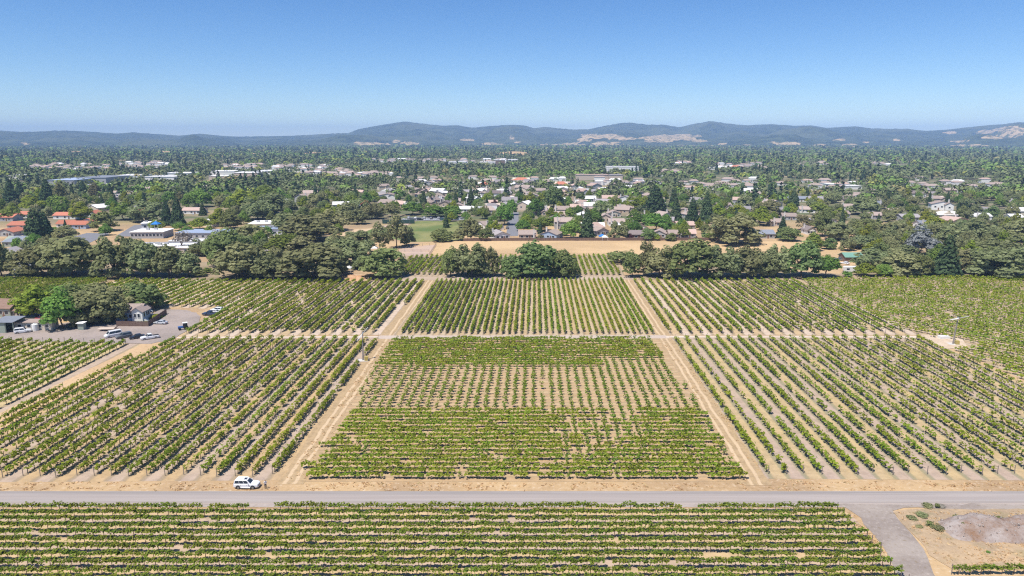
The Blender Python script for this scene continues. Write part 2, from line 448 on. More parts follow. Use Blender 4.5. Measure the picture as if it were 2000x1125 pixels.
# ------------------------------------------------------------------ vineyards
AZ = math.atan(45 / 1411.0)           # the direction of the avenues and of the long rows
def clip_line(poly, o, d):
    """parameter intervals in which the line o + t d lies inside the polygon"""
    ts = []
    n = len(poly)
    for i in range(n):
        a = poly[i]; b = poly[(i + 1) % n]
        ex, ey = b[0] - a[0], b[1] - a[1]
        den = d[0] * ey - d[1] * ex
        if abs(den) < 1e-9: continue
        t = ((a[0] - o[0]) * ey - (a[1] - o[1]) * ex) / den
        s = ((a[0] - o[0]) * d[1] - (a[1] - o[1]) * d[0]) / den
        if 0 <= s < 1: ts.append(t)
    ts.sort()
    return [(ts[i], ts[i + 1]) for i in range(0, len(ts) - 1, 2)]

def make_vine(seed, length, width, z0, z1, n, leaf, mat_, trunk=True, upright=0.0):
    """one grapevine along local x: trunk and two arms, leafy canopy with loose shoots"""
    rng = np.random.default_rng(seed)
    x = (rng.normal(0, length * .30, n) if upright > .5 else rng.uniform(-.54, .54, n) * length).clip(-length * .62, length * .62)
    y = rng.normal(0, width * .32, n)
    z = z0 + (z1 - z0) * rng.beta(1.6, 1.5, n)
    top = int(n * .12)
    z[:top] = z1 + rng.random(top) * .35 * (z1 - z0); y[:top] *= .6
    cen = np.stack([x, y, z], 1)
    nr = np.stack([rng.normal(0, .5, n), y * 2.2 + rng.normal(0, .5, n), rng.random(n) * 1.2 + .55], 1)
    v, q = leaf_quads(cen, nr, leaf, rng)
    b = MB()
    lean = rng.normal(0, .05)
    b.tube([(0, 0, 0), (lean, .02, z0 * .55), (lean * 1.4, 0, z0 + .12)], [.055, .045, .05], 5)
    if upright < .5:
        b.tube([(lean * 1.4, 0, z0 + .08), (-length * .28, 0, z0 + .22), (-length * .45, 0, z0 + .2)], [.04, .03, .02], 4)
        b.tube([(lean * 1.4, 0, z0 + .08), (length * .28, 0, z0 + .22), (length * .45, 0, z0 + .2)], [.04, .03, .02], 4)
    nv = len(v)
    verts = np.concatenate([v, np.array(b.v)])
    quads = [f for f in b.f if len(f) == 4]
    q2 = np.concatenate([q, np.array(quads) + nv])
    mi = np.concatenate([np.zeros(len(q)), np.ones(len(quads))])
    return mesh_np('vine', verts, q2, mats=[mat_, M['vinewood']], midx=mi)

POST = MB().box(-.05, .05, -.05, .05, 0, 1.75).mesh('end_post', M['post'])
TRNK = None
def row_canopy(L, rng, spacing, per_m, width, z0, z1, leaf, gap, vig_seed, mat_):
    nv = max(2, int(L / spacing))
    vx = (np.arange(nv) + .5) * L / nv
    vig = np.clip(.35 + 1.1 * vnoise(vx * .12, np.full(nv, vig_seed * 3.3), 3) + rng.normal(0, .18, nv), .2, 1.35)
    vig[rng.random(nv) < gap] = 0
    cnt = np.maximum(0, (per_m * spacing * vig + rng.random(nv)).astype(int))
    idx = np.repeat(np.arange(nv), cnt); n = len(idx)
    if n == 0: return None
    x = vx[idx] + rng.uniform(-.56, .56, n) * spacing * (.55 + .45 * np.minimum(1, vig[idx]))
    y = rng.normal(0, width * .30, n) * (.6 + .4 * vig[idx]); zz = rng.beta(1.6, 1.5, n)
    z = z0 + (z1 - z0) * zz * (.7 + .35 * np.minimum(1, vig[idx])) + (rng.random(n) < .1) * rng.random(n) * .45
    cen = np.stack([x, y, z], 1)
    nr = np.stack([rng.normal(0, .5, n), y * 2.2 + rng.normal(0, .5, n), rng.random(n) * 1.2 + .55], 1)
    v, q = leaf_quads(cen, nr, leaf, rng)
    me = mesh_np('canopy', v, q, mats=[mat_])
    # trunks: thin four-sided stems, one per vine
    tx = vx[vig > 0]; k = len(tx); r = .05
    lx = rng.normal(0, .08, k)
    base = np.array([(-r, -r), (r, -r), (r, r), (-r, r)])
    tv = np.zeros((k, 8, 3))
    tv[:, :4, 0] = tx[:, None] + base[:, 0]; tv[:, :4, 1] = base[:, 1]
    tv[:, 4:, 0] = tx[:, None] + lx[:, None] + base[:, 0] * .8; tv[:, 4:, 1] = base[:, 1] * .8; tv[:, 4:, 2] = z0 + .35
    fq = np.array([(0, 1, 5, 4), (1, 2, 6, 5), (2, 3, 7, 6), (3, 0, 4, 7)])
    tq = (np.arange(k)[:, None, None] * 8 + fq).reshape(-1, 4)
    tm = mesh_np('trunks', tv.reshape(-1, 3), tq, mats=[M['vinewood']])
    return me, tm

def vine_block(poly, az, spacing, s_list, label, group, cat='vine row', vine=1.8, per_m=14, width=.8, z0=.75, z1=1.7, leaf=.42, gap=.04,
               mat_='vine', seed=1, avoid=(), minlen=4, posts=True, children=None, first=1, kindname='vine_row'):
    d = (math.sin(az), math.cos(az)); v = (math.cos(az), -math.sin(az))
    rng = np.random.default_rng(seed); n = first - 1; made = 0
    rz = math.atan2(d[1], d[0])
    for s in s_list:
        o = (v[0] * s, v[1] * s)
        segs = [(a, b) for a, b in clip_line(poly, o, d) if b - a > minlen]
        for cx, cy_, cr in avoid:
            out = []
            for a, b in segs:
                tc = (cx - o[0]) * d[0] + (cy_ - o[1]) * d[1]
                dist = abs((cx - o[0]) * v[0] + (cy_ - o[1]) * v[1])
                if dist >= cr: out.append((a, b)); continue
                hw = math.sqrt(cr * cr - dist * dist)
                out += [(a, min(b, tc - hw)), (max(a, tc + hw), b)]
            segs = [(a, b) for a, b in out if b - a > minlen]
        if not segs: continue
        n += 1
        a, b = segs[0][0], segs[-1][1]
        x, y = o[0] + d[0] * a, o[1] + d[1] * a
        root = thing(kindname, label(n), cat, (x, y, 0), rz, group)
        for i, (a2, b2) in enumerate(segs):
            a3 = a2 + rng.random() * 1.2; b3 = b2 - rng.random() * 1.2
            if children is not None: children(root, a3 - a, b3 - a, x, y, d, rng, n)
            else:
                r = row_canopy(b3 - a3, rng, vine, per_m, width, z0, z1, leaf, gap, s / spacing * .55, M[mat_])
                if r is None: continue
                obj('canopy', r[0], root, (a3 - a, 0, 0))
                t = obj('trunks', r[1], root, (a3 - a, 0, 0)); t['kind'] = 'stuff'
            if posts:
                obj('end_post', POST, root, (a3 - a - .3, 0, 0)); obj('end_post', POST, root, (b3 - a + .3, 0, 0))
        made += 1
    return n
def s_of(pt, az): return pt[0] * math.cos(az) - pt[1] * math.sin(az)

RS = 3.32
sL = s_of(P(533, 925), AZ)            # first row left of the left avenue
sR = s_of(P(1500, 925), AZ)           # first row right of the right avenue
FAN_L = P(709, 704); FAN_R = P(1861, 672)

# soil sheets
LLp = px([(545, 938), (-420, 945), (-280, 938), (340, 661), (752, 659)])
LFp = px([(300, 669), (0, 662), (-400, 660), (-400, 1010), (0, 822)])
ULp = px([(744, 654), (345, 657), (425, 604), (310, 599), (150, 588), (225, 546), (838, 546)])
UMp = px([(766, 656), (845, 546), (1223, 544), (1290, 656)])
MLp = px([(572, 941), (752, 661), (1290, 659), (1462, 941)])
URp = px([(1229, 545), (1302, 655), (1800, 654), (1556, 545)])
LRp = px([(1309, 658), (1492, 935), (2250, 940), (2250, 860), (1800, 658)])
DRp = px([(1556, 545), (1800, 654), (2250, 852), (2250, 541), (1800, 540)])
soil_a = (.50, .35, .19); soil_b = (.46, .355, .275); soil_w = (.58, .46, .36)
sheet('vineyard_soil', LLp, row_soil('left block soil', AZ, RS, sL, soil_a, soil_b))
sheet('vineyard_soil', LFp, row_soil('far left block soil', AZ, RS, sL + .5, (.52, .40, .22), soil_b))
sheet('vineyard_soil', ULp, row_soil('upper left block soil', AZ, RS, sL, (.52, .38, .22), soil_w))
sheet('vineyard_soil', UMp, row_soil('upper central block soil', AZ, 2.03, 0, (.47, .34, .20), (.49, .38, .26)))
sheet('vineyard_soil', MLp, row_soil('central block soil', math.pi / 2, 2.0, 0, (.50, .36, .21), (.47, .32, .18), .10, (.34, .25, .15), .45))
sheet('vineyard_soil', URp, row_soil('upper right block soil', AZ, RS, sR, (.52, .38, .22), soil_w))
sheet('vineyard_soil', LRp, row_soil('right block soil', AZ, RS, sR, (.50, .37, .20), (.45, .34, .265), .12, (.25, .23, .14)))
sheet('vineyard_soil', DRp, row_soil('right field soil', math.radians(-36), 2.2, 0, (.47, .34, .2), (.50, .39, .28)))
sheet('vineyard_soil', px([(-120, 996), (1638, 993), (1665, 1008), (1795, 1160), (-200, 1160)]), row_soil('front block soil', math.pi / 2, 2.0, -P(0, 999)[1], (.54, .39, .22), (.48, .36, .27), .1))
sheet('vineyard_soil', px([(-80, 541), (222, 543), (160, 590), (120, 606), (-80, 612)]), row_soil('far field soil', AZ, 2.2, 0, (.45, .33, .2), (.45, .34, .22)))
sheet('vineyard_soil', px([(765, 541), (782, 499), (990, 497), (1200, 496), (1222, 541)]), row_soil('back block soil', AZ, 2.6, 0, (.43, .33, .22), (.45, .34, .24)))
# pale cross track and the dirt avenues
def track_mat(name, az, s0, half, base=(.44, .315, .18), rut=(.60, .45, .29), mid=(.46, .33, .17)):
    m = NT(name)
    sx = m.node('ShaderNodeSeparateXYZ'); m.l.new(m.pos(), sx.inputs[0])
    n = m.noise(.8, 4, rough=.7); n2 = m.noise(.07, 3); n3 = m.noise(2.5, 4)
    u = m.math('ADD', m.math('MULTIPLY', sx.outputs[0], math.cos(az)), m.math('MULTIPLY', sx.outputs[1], -math.sin(az)))
    u = m.math('ADD', m.math('SUBTRACT', u, s0), m.math('MULTIPLY', m.math('SUBTRACT', m.noise(.12, 2), .5), 1.2))
    d = m.math('ABSOLUTE', m.math('SUBTRACT', m.math('ABSOLUTE', u), .85))
    r = m.math('MULTIPLY', m.step(m.math('ADD', d, m.math('MULTIPLY', n, .3)), .62, .34), m.math('ADD', m.math('MULTIPLY', n2, .6), .5), True)
    c = m.mix(m.step(n, .4, .65), base, tuple(x * .78 for x in base))
    c = m.mix(r, c, rut)
    c = m.mix(m.math('MULTIPLY', m.step(n3, .42, .28), .5), c, (.25, .18, .1))
    m.bump(n, .5, .08)
    return m.done(c, .95, .1)
aL0, aL1 = P(563, 945), P(842, 546); aR0, aR1 = P(1478, 945), P(1222, 545)
azL = math.atan2(aL1[0] - aL0[0], aL1[1] - aL0[1]); azR = math.atan2(aR1[0] - aR0[0], aR1[1] - aR0[1])
sheet('dirt_avenue', px([(542, 946), (592, 946), (762, 660), (852, 545), (832, 545), (738, 660)]), track_mat('left avenue dirt', azL, s_of(aL0, azL), 2), rag=.5)
sheet('dirt_avenue', px([(1452, 948), (1508, 948), (1312, 660), (1234, 545), (1216, 545), (1284, 660)]), track_mat('right avenue dirt', azR, s_of(aR0, azR), 2), rag=.5)
sheet('cross_track', px([(345, 660.5), (345, 658), (745, 656.5), (745, 659.5)]), straw_mat('pale track', (.62, .52, .42), (.55, .44, .34), (.68, .58, .47)))
sheet('cross_track', px([(738, 662), (742, 655.5), (1300, 655), (1308, 661)]), straw_mat('grey track', (.50, .41, .34), (.47, .38, .31), (.55, .45, .38)))
sheet('cross_track', px([(1300, 659.5), (1300, 656), (1790, 656), (1790, 660)]), M['straw'] and bpy.data.materials['pale track'])
sheet('tan_path', px([(276, 672), (345, 661), (0, 840), (-300, 995), (-420, 1055), (-420, 1030), (0, 807)]), straw_mat('tan path dirt', (.55, .38, .22), (.50, .34, .19), (.62, .46, .29)), rag=.6)
sheet('back_track', px([(700, 548), (715, 541), (1240, 540), (1245, 546)]), straw_mat('back track dirt', (.47, .37, .28), (.42, .32, .23), (.52, .42, .33)))

# tarmac road with its worn middle and darker edges
yf, yn = P(1000, 959.5)[1], P(1000, 984.5)[1]
def road_mat():
    m = NT('worn chip seal')
    sx = m.node('ShaderNodeSeparateXYZ'); m.l.new(m.pos(), sx.inputs[0])
    st = m.node('ShaderNodeMapping', {'Vector': m.pos(), 'Scale': (.03, 1.2, 1)}).outputs[0]
    st2 = m.node('ShaderNodeMapping', {'Vector': m.pos(), 'Scale': (.01, .5, 1)}).outputs[0]
    n = m.noise(1, 4, st); n2 = m.noise(1, 3, st2); n3 = m.noise(3, 4); n4 = m.noise(.25, 3)
    t = m.math('DIVIDE', m.math('SUBTRACT', sx.outputs[1], yn), yf - yn)
    t = m.math('ADD', t, m.math('MULTIPLY', m.math('SUBTRACT', n4, .5), .07))
    c = m.ramp(t, [(0, (.42, .345, .29)), (.1, (.30, .26, .235)), (.19, (.31, .27, .24)), (.24, (.345, .305, .28)), (.40, (.335, .29, .265)), (.72, (.32, .28, .255)), (.77, (.29, .255, .235)), (.94, (.265, .24, .225)), (1, (.36, .30, .25))])
    c = m.mix(m.math('MULTIPLY', m.step(n, .4, .7), .3), c, (.50, .44, .40))
    c = m.mix(m.math('MULTIPLY', m.step(n2, .5, .68), .25), c, (.30, .28, .265))
    c = m.mix(m.math('MULTIPLY', m.step(n3, .58, .72), .25), c, (.27, .25, .24))
    return m.done(c, .95, .08)
sheet('road', [(-700, yn), (700, yn), (700, yf), (-700, yf)], road_mat())
gravel = straw_mat('grey gravel', (.34, .29, .25), (.27, .225, .195), (.43, .37, .32), 0, .12)
sheet('gravel_shoulder', [(-700, P(0, 990)[1]), (90, P(0, 991)[1]), (90, yn - .02), (-700, yn - .02)], straw_mat('shoulder gravel', (.40, .34, .30), (.34, .29, .26), (.47, .41, .36), 0, .1))
sheet('side_track', px([(1628, 985), (1652, 992), (1682, 1012), (1712, 1052), (1742, 1100), (1775, 1160), (1852, 1160), (1812, 1090), (1778, 1040), (1750, 1008), (1744, 998), (1765, 992), (1850, 995), (2400, 1000), (2400, 985.5)]), gravel, rag=.7)
LOTA = px([(1744, 1000), (1800, 994), (2400, 1001), (2400, 1115), (1860, 1112), (1815, 1085), (1780, 1040)])
sheet('dry_lot', LOTA, straw_mat('dry lot', (.47, .335, .20), (.35, .26, .17), (.56, .43, .28), .3, .09), rag=.9)

def front_children(proto, small, zone=None, pitch=1.8, density=.97, grid=False):
    def fn(root, a, b, x, y, d, rng, n):
        k = max(1, int((b - a) / pitch)); ts = [a + (i + .5) * (b - a) / k for i in range(k)]
        if grid:
            o_ = y * math.tan(AZ) - x; ts = [o_ + pitch * i for i in range(-60, 60)]; ts = [t for t in ts if a + .4 < t < b - .4]
        for t in ts:
            wx, wy = x + d[0] * t, y + d[1] * t
            z = zone(wx, wy, rng, n) if zone else (1 if rng.random() < density else 0)
            if z == 0: continue
            src = proto if z == 1 else small
            me = src[int(rng.integers(len(src)))]
            o = bpy.data.objects.new('vine', me); C.objects.link(o); o.parent = root
            sc = (.85 + .3 * rng.random())
            o.location = (t + rng.normal(0, .08), rng.normal(0, .06), 0)
            o.scale = (sc, sc * (.9 + .2 * rng.random()), sc * (.92 + .16 * rng.random())); o.rotation_euler = (0, 0, math.pi * int(rng.integers(2)) + rng.normal(0, .06))
    return fn

V_FRONT = [make_vine(100 + i, 1.9, .5, .93, 1.48, 86, .23, M['vine2'], upright=.3) for i in range(10)]
V_FULL = [make_vine(200 + i, 2.35, .75, .72, 1.2, 64, .32, M['vine']) for i in range(10)]
V_SMALL = [make_vine(300 + i, .85, .7, .45, 1.6, 30, .28, M['young'], upright=1) for i in range(8)]

# foreground block below the road
fr_poly = px([(-90, 998.5), (1638, 998.5), (1662, 1020), (1790, 1160), (-120, 1160)])
gaps = [(P(505, 1003)[0], 0, 2.4), (P(1342, 1003)[0], 0, 1.4)]
def fr_zone(wx, wy, rng, n):
    if n == 1 and any(abs(wx - gx) < gw for gx, _, gw in gaps): return 0
    if n in (3, 5, 7, 8) and vnoise(wx * .16, n * 9.1, 4) < .10: return 0
    return 1 if rng.random() < .985 else 0
fr_y = [P(0, 999)[1] - 2.02 * i for i in range(13)]
vine_block(fr_poly, math.pi / 2, 2.0, [-y for y in fr_y], lambda n: f'long trellised vine row in the foreground block, {ordw(n)} row below the paved road',
           'vine rows in the foreground block', seed=11, children=front_children(V_FRONT, V_SMALL, fr_zone, 1.55))
br_poly = px([(1862, 1150), (1858, 1121), (2300, 1121), (2300, 1150)])
vine_block(br_poly, math.pi / 2, 2.0, [-P(0, 1122)[1]], lambda n: 'short vine row at the bottom right corner, beyond the gravel side track',
           'vine rows in the foreground block', seed=12, children=front_children(V_FRONT, V_SMALL, None, 1.55))

# central block: rows across the view
ml_poly = px([(579, 939), (606, 903), (640, 857), (680, 800), (720, 730), (761, 664), (1283, 662), (1310, 712), (1382, 810), (1458, 939)])
y_s0, y_s1 = P(0, 805)[1], P(0, 719)[1]
def ml_zone(wx, wy, rng, n):
    qx, qy = PIX(wx, wy)
    nz = float(vnoise(wx * .09, wy * .09, 9)) - .5
    if 719 < qy + nz * 4 < 806:
        return 2 if rng.random() < .95 else 0
    if qy > 800:
        sp = math.exp(-(((qx - 1165) / 105) ** 2 + ((qy - 845) / 52) ** 2) * .8)
        if rng.random() < sp * .8 + nz * .4: return 2
    if qy < 725 and qx > 1180 and nz > .12: return 2
    if qy < 725 and rng.random() < .16: return 2
    return 0 if rng.random() < .035 else 1
ml_rows = [P(0, 935)[1] + 2.0 * i for i in range(48)]
vine_block(ml_poly, math.pi / 2, 2.0, [-y for y in ml_rows], lambda n: (f'sparse row of young upright vines in the central block, {ordw(n)} row above the road verge' if y_s0 < ml_rows[n - 1] < y_s1
            else f'leafy green vine row across the central block, {ordw(n)} row above the road verge'),
           'vine rows across the central block', seed=21, children=front_children(V_FULL, V_SMALL, ml_zone, 2.25, grid=True), posts=False)

# upper central block: tight hedges running away from the camera
um_poly = px([(775, 653), (848, 549), (1219, 547), (1280, 653)])
us0 = math.ceil(s_of(P(776, 653), AZ) / 2.03) * 2.03
vine_block(um_poly, AZ, 2.03, [us0 + 2.03 * i for i in range(48)], lambda n: f'dense hedge-like vine row in the upper central block, {ordw(n)} from the left avenue',
           'vine rows in the upper central block', per_m=15, width=.66, z0=.5, z1=1.7, leaf=.42, gap=.01, vine=1.6, seed=31, minlen=12)
# left blocks
ll_poly = px([(537, 930), (-430, 934), (-262, 930), (340, 664), (747, 661)])
vine_block(ll_poly, AZ, RS, [sL - RS * i for i in range(26)], lambda n: f'vine row below the pale cross track, {ordw(n)} row left of the left dirt avenue',
           'vine rows left of the left avenue', per_m=20, width=1.1, z0=.7, z1=1.7, leaf=.40, gap=.05, seed=41, avoid=[(FAN_L[0], FAN_L[1], 3.0)])
lf_poly = px([(292, 673), (0, 667), (-400, 664), (-400, 1003), (0, 812)])
sF = s_of(P(0, 806), AZ)
sF = sL - RS * math.ceil((sL - sF) / RS)
vine_block(lf_poly, AZ, RS, [sF - RS * i for i in range(24)], lambda n: f'vine row between the car park and the tan path, {ordw(n)} row from the path',
           'vine rows beside the car park', per_m=20, width=1.0, z0=.75, z1=1.8, leaf=.42, gap=.05, seed=51)
ul_poly = px([(739, 651), (358, 652), (430, 608), (420, 602), (310, 599), (150, 586), (230, 549), (834, 549)])
vine_block(ul_poly, AZ, RS, [sL - RS * i for i in range(56)], lambda n: f'vine row above the pale cross track, {ordw(n)} row left of the left dirt avenue',
           'vine rows left of the left avenue', per_m=16, width=1.1, z0=.7, z1=1.7, leaf=.50, gap=.04, seed=61)
fl_poly = px([(-80, 544), (215, 546), (140, 588), (110, 603), (-80, 608)])
vine_block(fl_poly, AZ, 2.6, [s_of(P(130, 590), AZ) - 2.6 * i + 20 for i in range(70)], lambda n: f'vine row in the dense field behind the brown house, {ordw(n)} row from its right edge',
           'vine rows in the dense far left field', per_m=9, width=1.5, z0=.6, z1=1.6, leaf=.6, gap=.02, seed=71, mat_='vine2', minlen=5, posts=False)
# right blocks
ur_poly = px([(1236, 548), (1306, 652), (1790, 651), (1554, 548)])
vine_block(ur_poly, AZ, RS, [sR + RS * i for i in range(30)], lambda n: f'vine row above the pale cross track, {ordw(n)} row right of the right dirt avenue',
           'vine rows right of the right avenue', per_m=12, width=.95, z0=.7, z1=1.7, leaf=.48, gap=.04, seed=81)
lr_poly = px([(1316, 662), (1496, 926), (2250, 930), (2250, 853), (1795, 661)])
vine_block(lr_poly, AZ, RS, [sR + RS * i for i in range(30)], lambda n: f'vine row below the pale cross track, {ordw(n)} row right of the right dirt avenue',
           'vine rows right of the right avenue', per_m=13.5, width=.9, z0=.7, z1=1.65, leaf=.40, gap=.07, seed=91)
dr_poly = px([(1562, 547), (1796, 656), (2250, 853), (2250, 543), (1800, 542)])
azD = math.radians(-36)
dv = [s_of(p, azD) for p in dr_poly]
dr_s = [max(dv) - 1.5 - 2.6 * i for i in range(int((max(dv) - min(dv)) / 2.6))]
vine_block(dr_poly, azD, 2.6, dr_s, lambda n: f'leafy vine row in the dense right-hand field, {ordw(n)} row from its far corner',
           'vine rows in the dense right field', per_m=8.5, width=1.05, z0=.6, z1=1.5, leaf=.46, gap=.12, seed=95, mat_='vine', avoid=[(FAN_R[0], FAN_R[1], 6)], minlen=6, posts=False)
# small block behind the oaks
bk_poly = px([(778, 538), (790, 503), (990, 501), (1198, 500), (1214, 538)])
vine_block(bk_poly, AZ, 2.6, [s_of(P(770, 538), AZ) + 2.6 * i for i in range(56)], lambda n: f'vine row in the small block behind the big oaks, {ordw(n)} from its left edge',
           'vine rows behind the oaks', per_m=10, width=1.1, z0=.6, z1=1.8, leaf=.55, gap=.03, seed=97, minlen=8, posts=False)
# ------------------------------------------------------------------ trees
def lobes_crown(seed, n, k, rad, zlo, zhi, lobe, leaf, flat=1.0, droop=0.0, sparse=0.0, zs=1.3):
    """leaf clumps on the shells of many lobes spread through the crown; unit height, unit width"""
    rng = np.random.default_rng(seed)
    L = []
    for i in range(k):
        a = i * 2.39996 + rng.random() * .8; r = rad * math.sqrt((i + .4) / k) * (.8 + .35 * rng.random())
        zt = zhi - (zhi - zlo) * (r / rad) ** 2 * .62 * flat
        zz = zlo + lobe * .5 + (zt - zlo - lobe * .5) * rng.random() ** .75
        L.append((r * math.cos(a), r * math.sin(a), zz, lobe * (.7 + .6 * rng.random())))
    L = np.array(L)
    w = L[:, 3] ** 2; idx = rng.choice(k, n, p=w / w.sum())
    d = dirs(n, rng); d[:, 2] = np.abs(d[:, 2]) * .6 + d[:, 2] * .4 - .05
    rr = L[idx, 3] * (.80 + .26 * rng.random(n))
    cen = L[idx, :3] + d * rr[:, None] * np.array([1, 1, zs])
    cen[:, 2] = np.maximum(cen[:, 2], zlo * .55)
    if sparse: 
        keep = rng.random(n) > sparse; cen = cen[keep]; d = d[keep]
    nr = d * 1.2 + rng.normal(0, .22, d.shape) + np.array([0, 0, .2])
    return leaf_quads(cen, nr, leaf, rng, 1.0)

def conifer_crown(seed, n, leaf, rad=.5, droop=.25, base=.05, rag=.25):
    rng = np.random.default_rng(seed)
    z = base + (1 - base) * (1 - np.sqrt(rng.random(n) * .97 + .005))
    lay = np.floor(z * 20) / 20; z = lay + (z - lay) * .55
    th = rng.random(n) * 2 * np.pi
    ph = vnoise(th * 2.2 + seed, lay * 31, seed) * rag * 2 + (1 - rag)
    R = rad * np.clip(1 - z, 0, 1) ** .85 * ph + .012
    r = R * np.sqrt(.25 + .75 * rng.random(n))
    cen = np.stack([r * np.cos(th), r * np.sin(th), z - droop * r * .5 + .02], 1); cen[:, 2] = np.maximum(cen[:, 2], .03)
    nr = np.stack([np.cos(th) * .6, np.sin(th) * .6, np.full(n, .75)], 1) + rng.normal(0, .4, (n, 3))
    return leaf_quads(cen, nr, leaf * (1.15 - .5 * z), rng, 1.0)

def trunk_mb(seed, h, r, spread, k, lean=.04, single=False):
    rng = np.random.default_rng(seed)
    b = MB()
    tx, ty = rng.normal(0, lean, 2)
    fork = h * (.45 + .15 * rng.random())
    b.tube([(0, 0, -.02), (tx * .3, ty * .3, fork * .3), (tx, ty, fork)], [r * 1.35, r, r * .8], 7)
    if single:
        b.tube([(tx, ty, fork), (tx, ty, h * 1.6)], [r * .8, r * .2], 6); return b
    for i in range(k):
        a = i * 2 * math.pi / k + rng.random(); q = spread * (.6 + .5 * rng.random())
        e = (tx + q * math.cos(a), ty + q * math.sin(a), h * (1.0 + .35 * rng.random()))
        mid = (tx + q * .45 * math.cos(a), ty + q * .45 * math.sin(a), fork + (e[2] - fork) * .6)
        b.tube([(tx, ty, fork * .92), mid, e], [r * .6, r * .42, r * .18], 5)
    return b

PROTO = {}
def proto(kind, i):
    """(crown mesh, trunk mesh) of variant i of a kind, unit size"""
    key = (kind, i)
    if key in PROTO: return PROTO[key]
    sd = 1000 + hash_kind(kind) * 37 + i
    if kind in ('oak', 'dark'): v, q = lobes_crown(sd, 3600, 50, .40, .03, .88, .125, .047, .7); t = trunk_mb(sd, .40, .028, .28, 5)
    elif kind in ('green', 'lime', 'yellow', 'russet'): v, q = lobes_crown(sd, 2600, 32, .37, .08, .88, .15, .05, .85); t = trunk_mb(sd, .36, .026, .2, 4)
    elif kind == 'euc': v, q = lobes_crown(sd, 1700, 26, .34, .12, .92, .14, .045, .75); t = trunk_mb(sd, .5, .024, .2, 5)
    elif kind == 'silver': v, q = lobes_crown(sd, 2200, 26, .38, .08, .90, .15, .045, 1.0); t = trunk_mb(sd, .25, .03, .2, 4)
    elif kind == 'bare': v, q = lobes_crown(sd, 420, 22, .40, .35, .92, .13, .05, .9); t = trunk_mb(sd, .6, .024, .34, 7)
    elif kind == 'conifer': v, q = conifer_crown(sd, 2400, .06, .5, .3); t = trunk_mb(sd, .55, .022, 0, 0, .005, True)
    elif kind == 'bush': v, q = lobes_crown(sd, 420, 12, .36, .12, .85, .24, .10, 1.2); t = trunk_mb(sd, .25, .03, .2, 4)
    elif kind == 'palm':
        rng = np.random.default_rng(sd); C_, N_ = [], []
        for k in range(26):
            a = k * 2.4; up = rng.random() * 1.2 - .25
            for j in range(9):
                s = (j + 1) / 9
                C_.append((math.cos(a) * s * .42, math.sin(a) * s * .42, .90 + up * .14 * s - .16 * s * s)); N_.append((rng.normal(0, .3), rng.normal(0, .3), 1))
        v, q = leaf_quads(np.array(C_), np.array(N_), .075, rng); t = trunk_mb(sd, .6, .02, 0, 0, .004, True)
    name = 'crown'
    PROTO[key] = (mesh_np(name, v, q, mats=[None]), t.mesh('trunk', M['bark']))
    return PROTO[key]
def hash_kind(k): return ['oak', 'dark', 'green', 'lime', 'yellow', 'russet', 'euc', 'silver', 'bare', 'conifer', 'bush', 'palm'].index(k)
CROWN_M = {}
def crown_mesh(kind, i, mat_):
    key = (kind, i, mat_)
    if key not in CROWN_M:
        me = proto(kind, i)[0].copy(); me.name = 'crown'; me.materials.clear(); me.materials.append(M[mat_]); CROWN_M[key] = me
    return CROWN_M[key]
KIND = {  # kind -> (object name, category, shape family, material)
    'oak': ('oak_tree', 'tree', 'oak', 'oak'), 'dark': ('evergreen_tree', 'tree', 'dark', 'dark'), 'green': ('leafy_tree', 'tree', 'green', 'green'),
    'lime': ('pale_leafy_tree', 'tree', 'lime', 'lime'), 'yellow': ('yellow_tree', 'tree', 'yellow', 'yellow'), 'russet': ('dark_red_tree', 'tree', 'russet', 'russet'),
    'euc': ('tall_olive_tree', 'tree', 'euc', 'euc'), 'silver': ('silver_tree', 'tree', 'silver', 'silver'), 'bare': ('sparse_tree', 'tree', 'bare', 'bare'),
    'conifer': ('conifer_tree', 'conifer', 'conifer', 'conifer'), 'bush': ('shrub', 'shrub', 'bush', 'green'), 'dbush': ('shrub', 'shrub', 'bush', 'dark'), 'palm': ('palm_tree', 'palm', 'palm', 'lime')}
WORDS = {'oak': 'grey-green spreading oak', 'dark': 'dark dense evergreen tree', 'green': 'bright green leafy tree', 'lime': 'yellow-green leafy tree', 'yellow': 'golden yellow tree',
    'russet': 'dark red leafed tree', 'euc': 'olive-brown tall loose tree', 'silver': 'silvery grey tree', 'bare': 'sparse pale-twigged tree', 'conifer': 'dark pointed conifer', 'bush': 'low green shrub', 'dbush': 'low dark green shrub', 'palm': 'tall thin palm'}
TREES = []          # (kind, zone) -> objects, labelled at the end
PLACED = []         # (x, y, radius)
CLEAR = []          # far buildings that stand in a clearing: x, y, width, depth in front
TR = random.Random(7)
def tree(kind, x, y, w, h, zone, parts=True):
    nm, cat, fam, mt = KIND[kind]
    i = TR.randrange(4 if fam in ('oak', 'conifer', 'green') else 2)
    root = thing(nm, None, cat, (x, y, 0), TR.random() * 6.28)
    t = obj('trunk', proto(fam, i)[1], root); t.scale = (w * .55 + h * .2, w * .55 + h * .2, h)
    c = obj('crown', crown_mesh(fam, i, mt), root); c.scale = (w * (.94 + .12 * TR.random()), w * (.94 + .12 * TR.random()), h)
    TREES.append((kind, zone, root)); PLACED.append((x, y, w * .5))
    return root
def tree_px(bx, by, wpx, hpx, kind, zone):
    x, y = P(bx, by); s = S(by); w = wpx / s; a = dep(by)
    h = (hpx / s - .45 * w * math.sin(a)) / math.cos(a)
    if h < w * .38: h = w * .38
    return tree(kind, x, y + w * .12, w * 1.22, h * 1.16, zone)

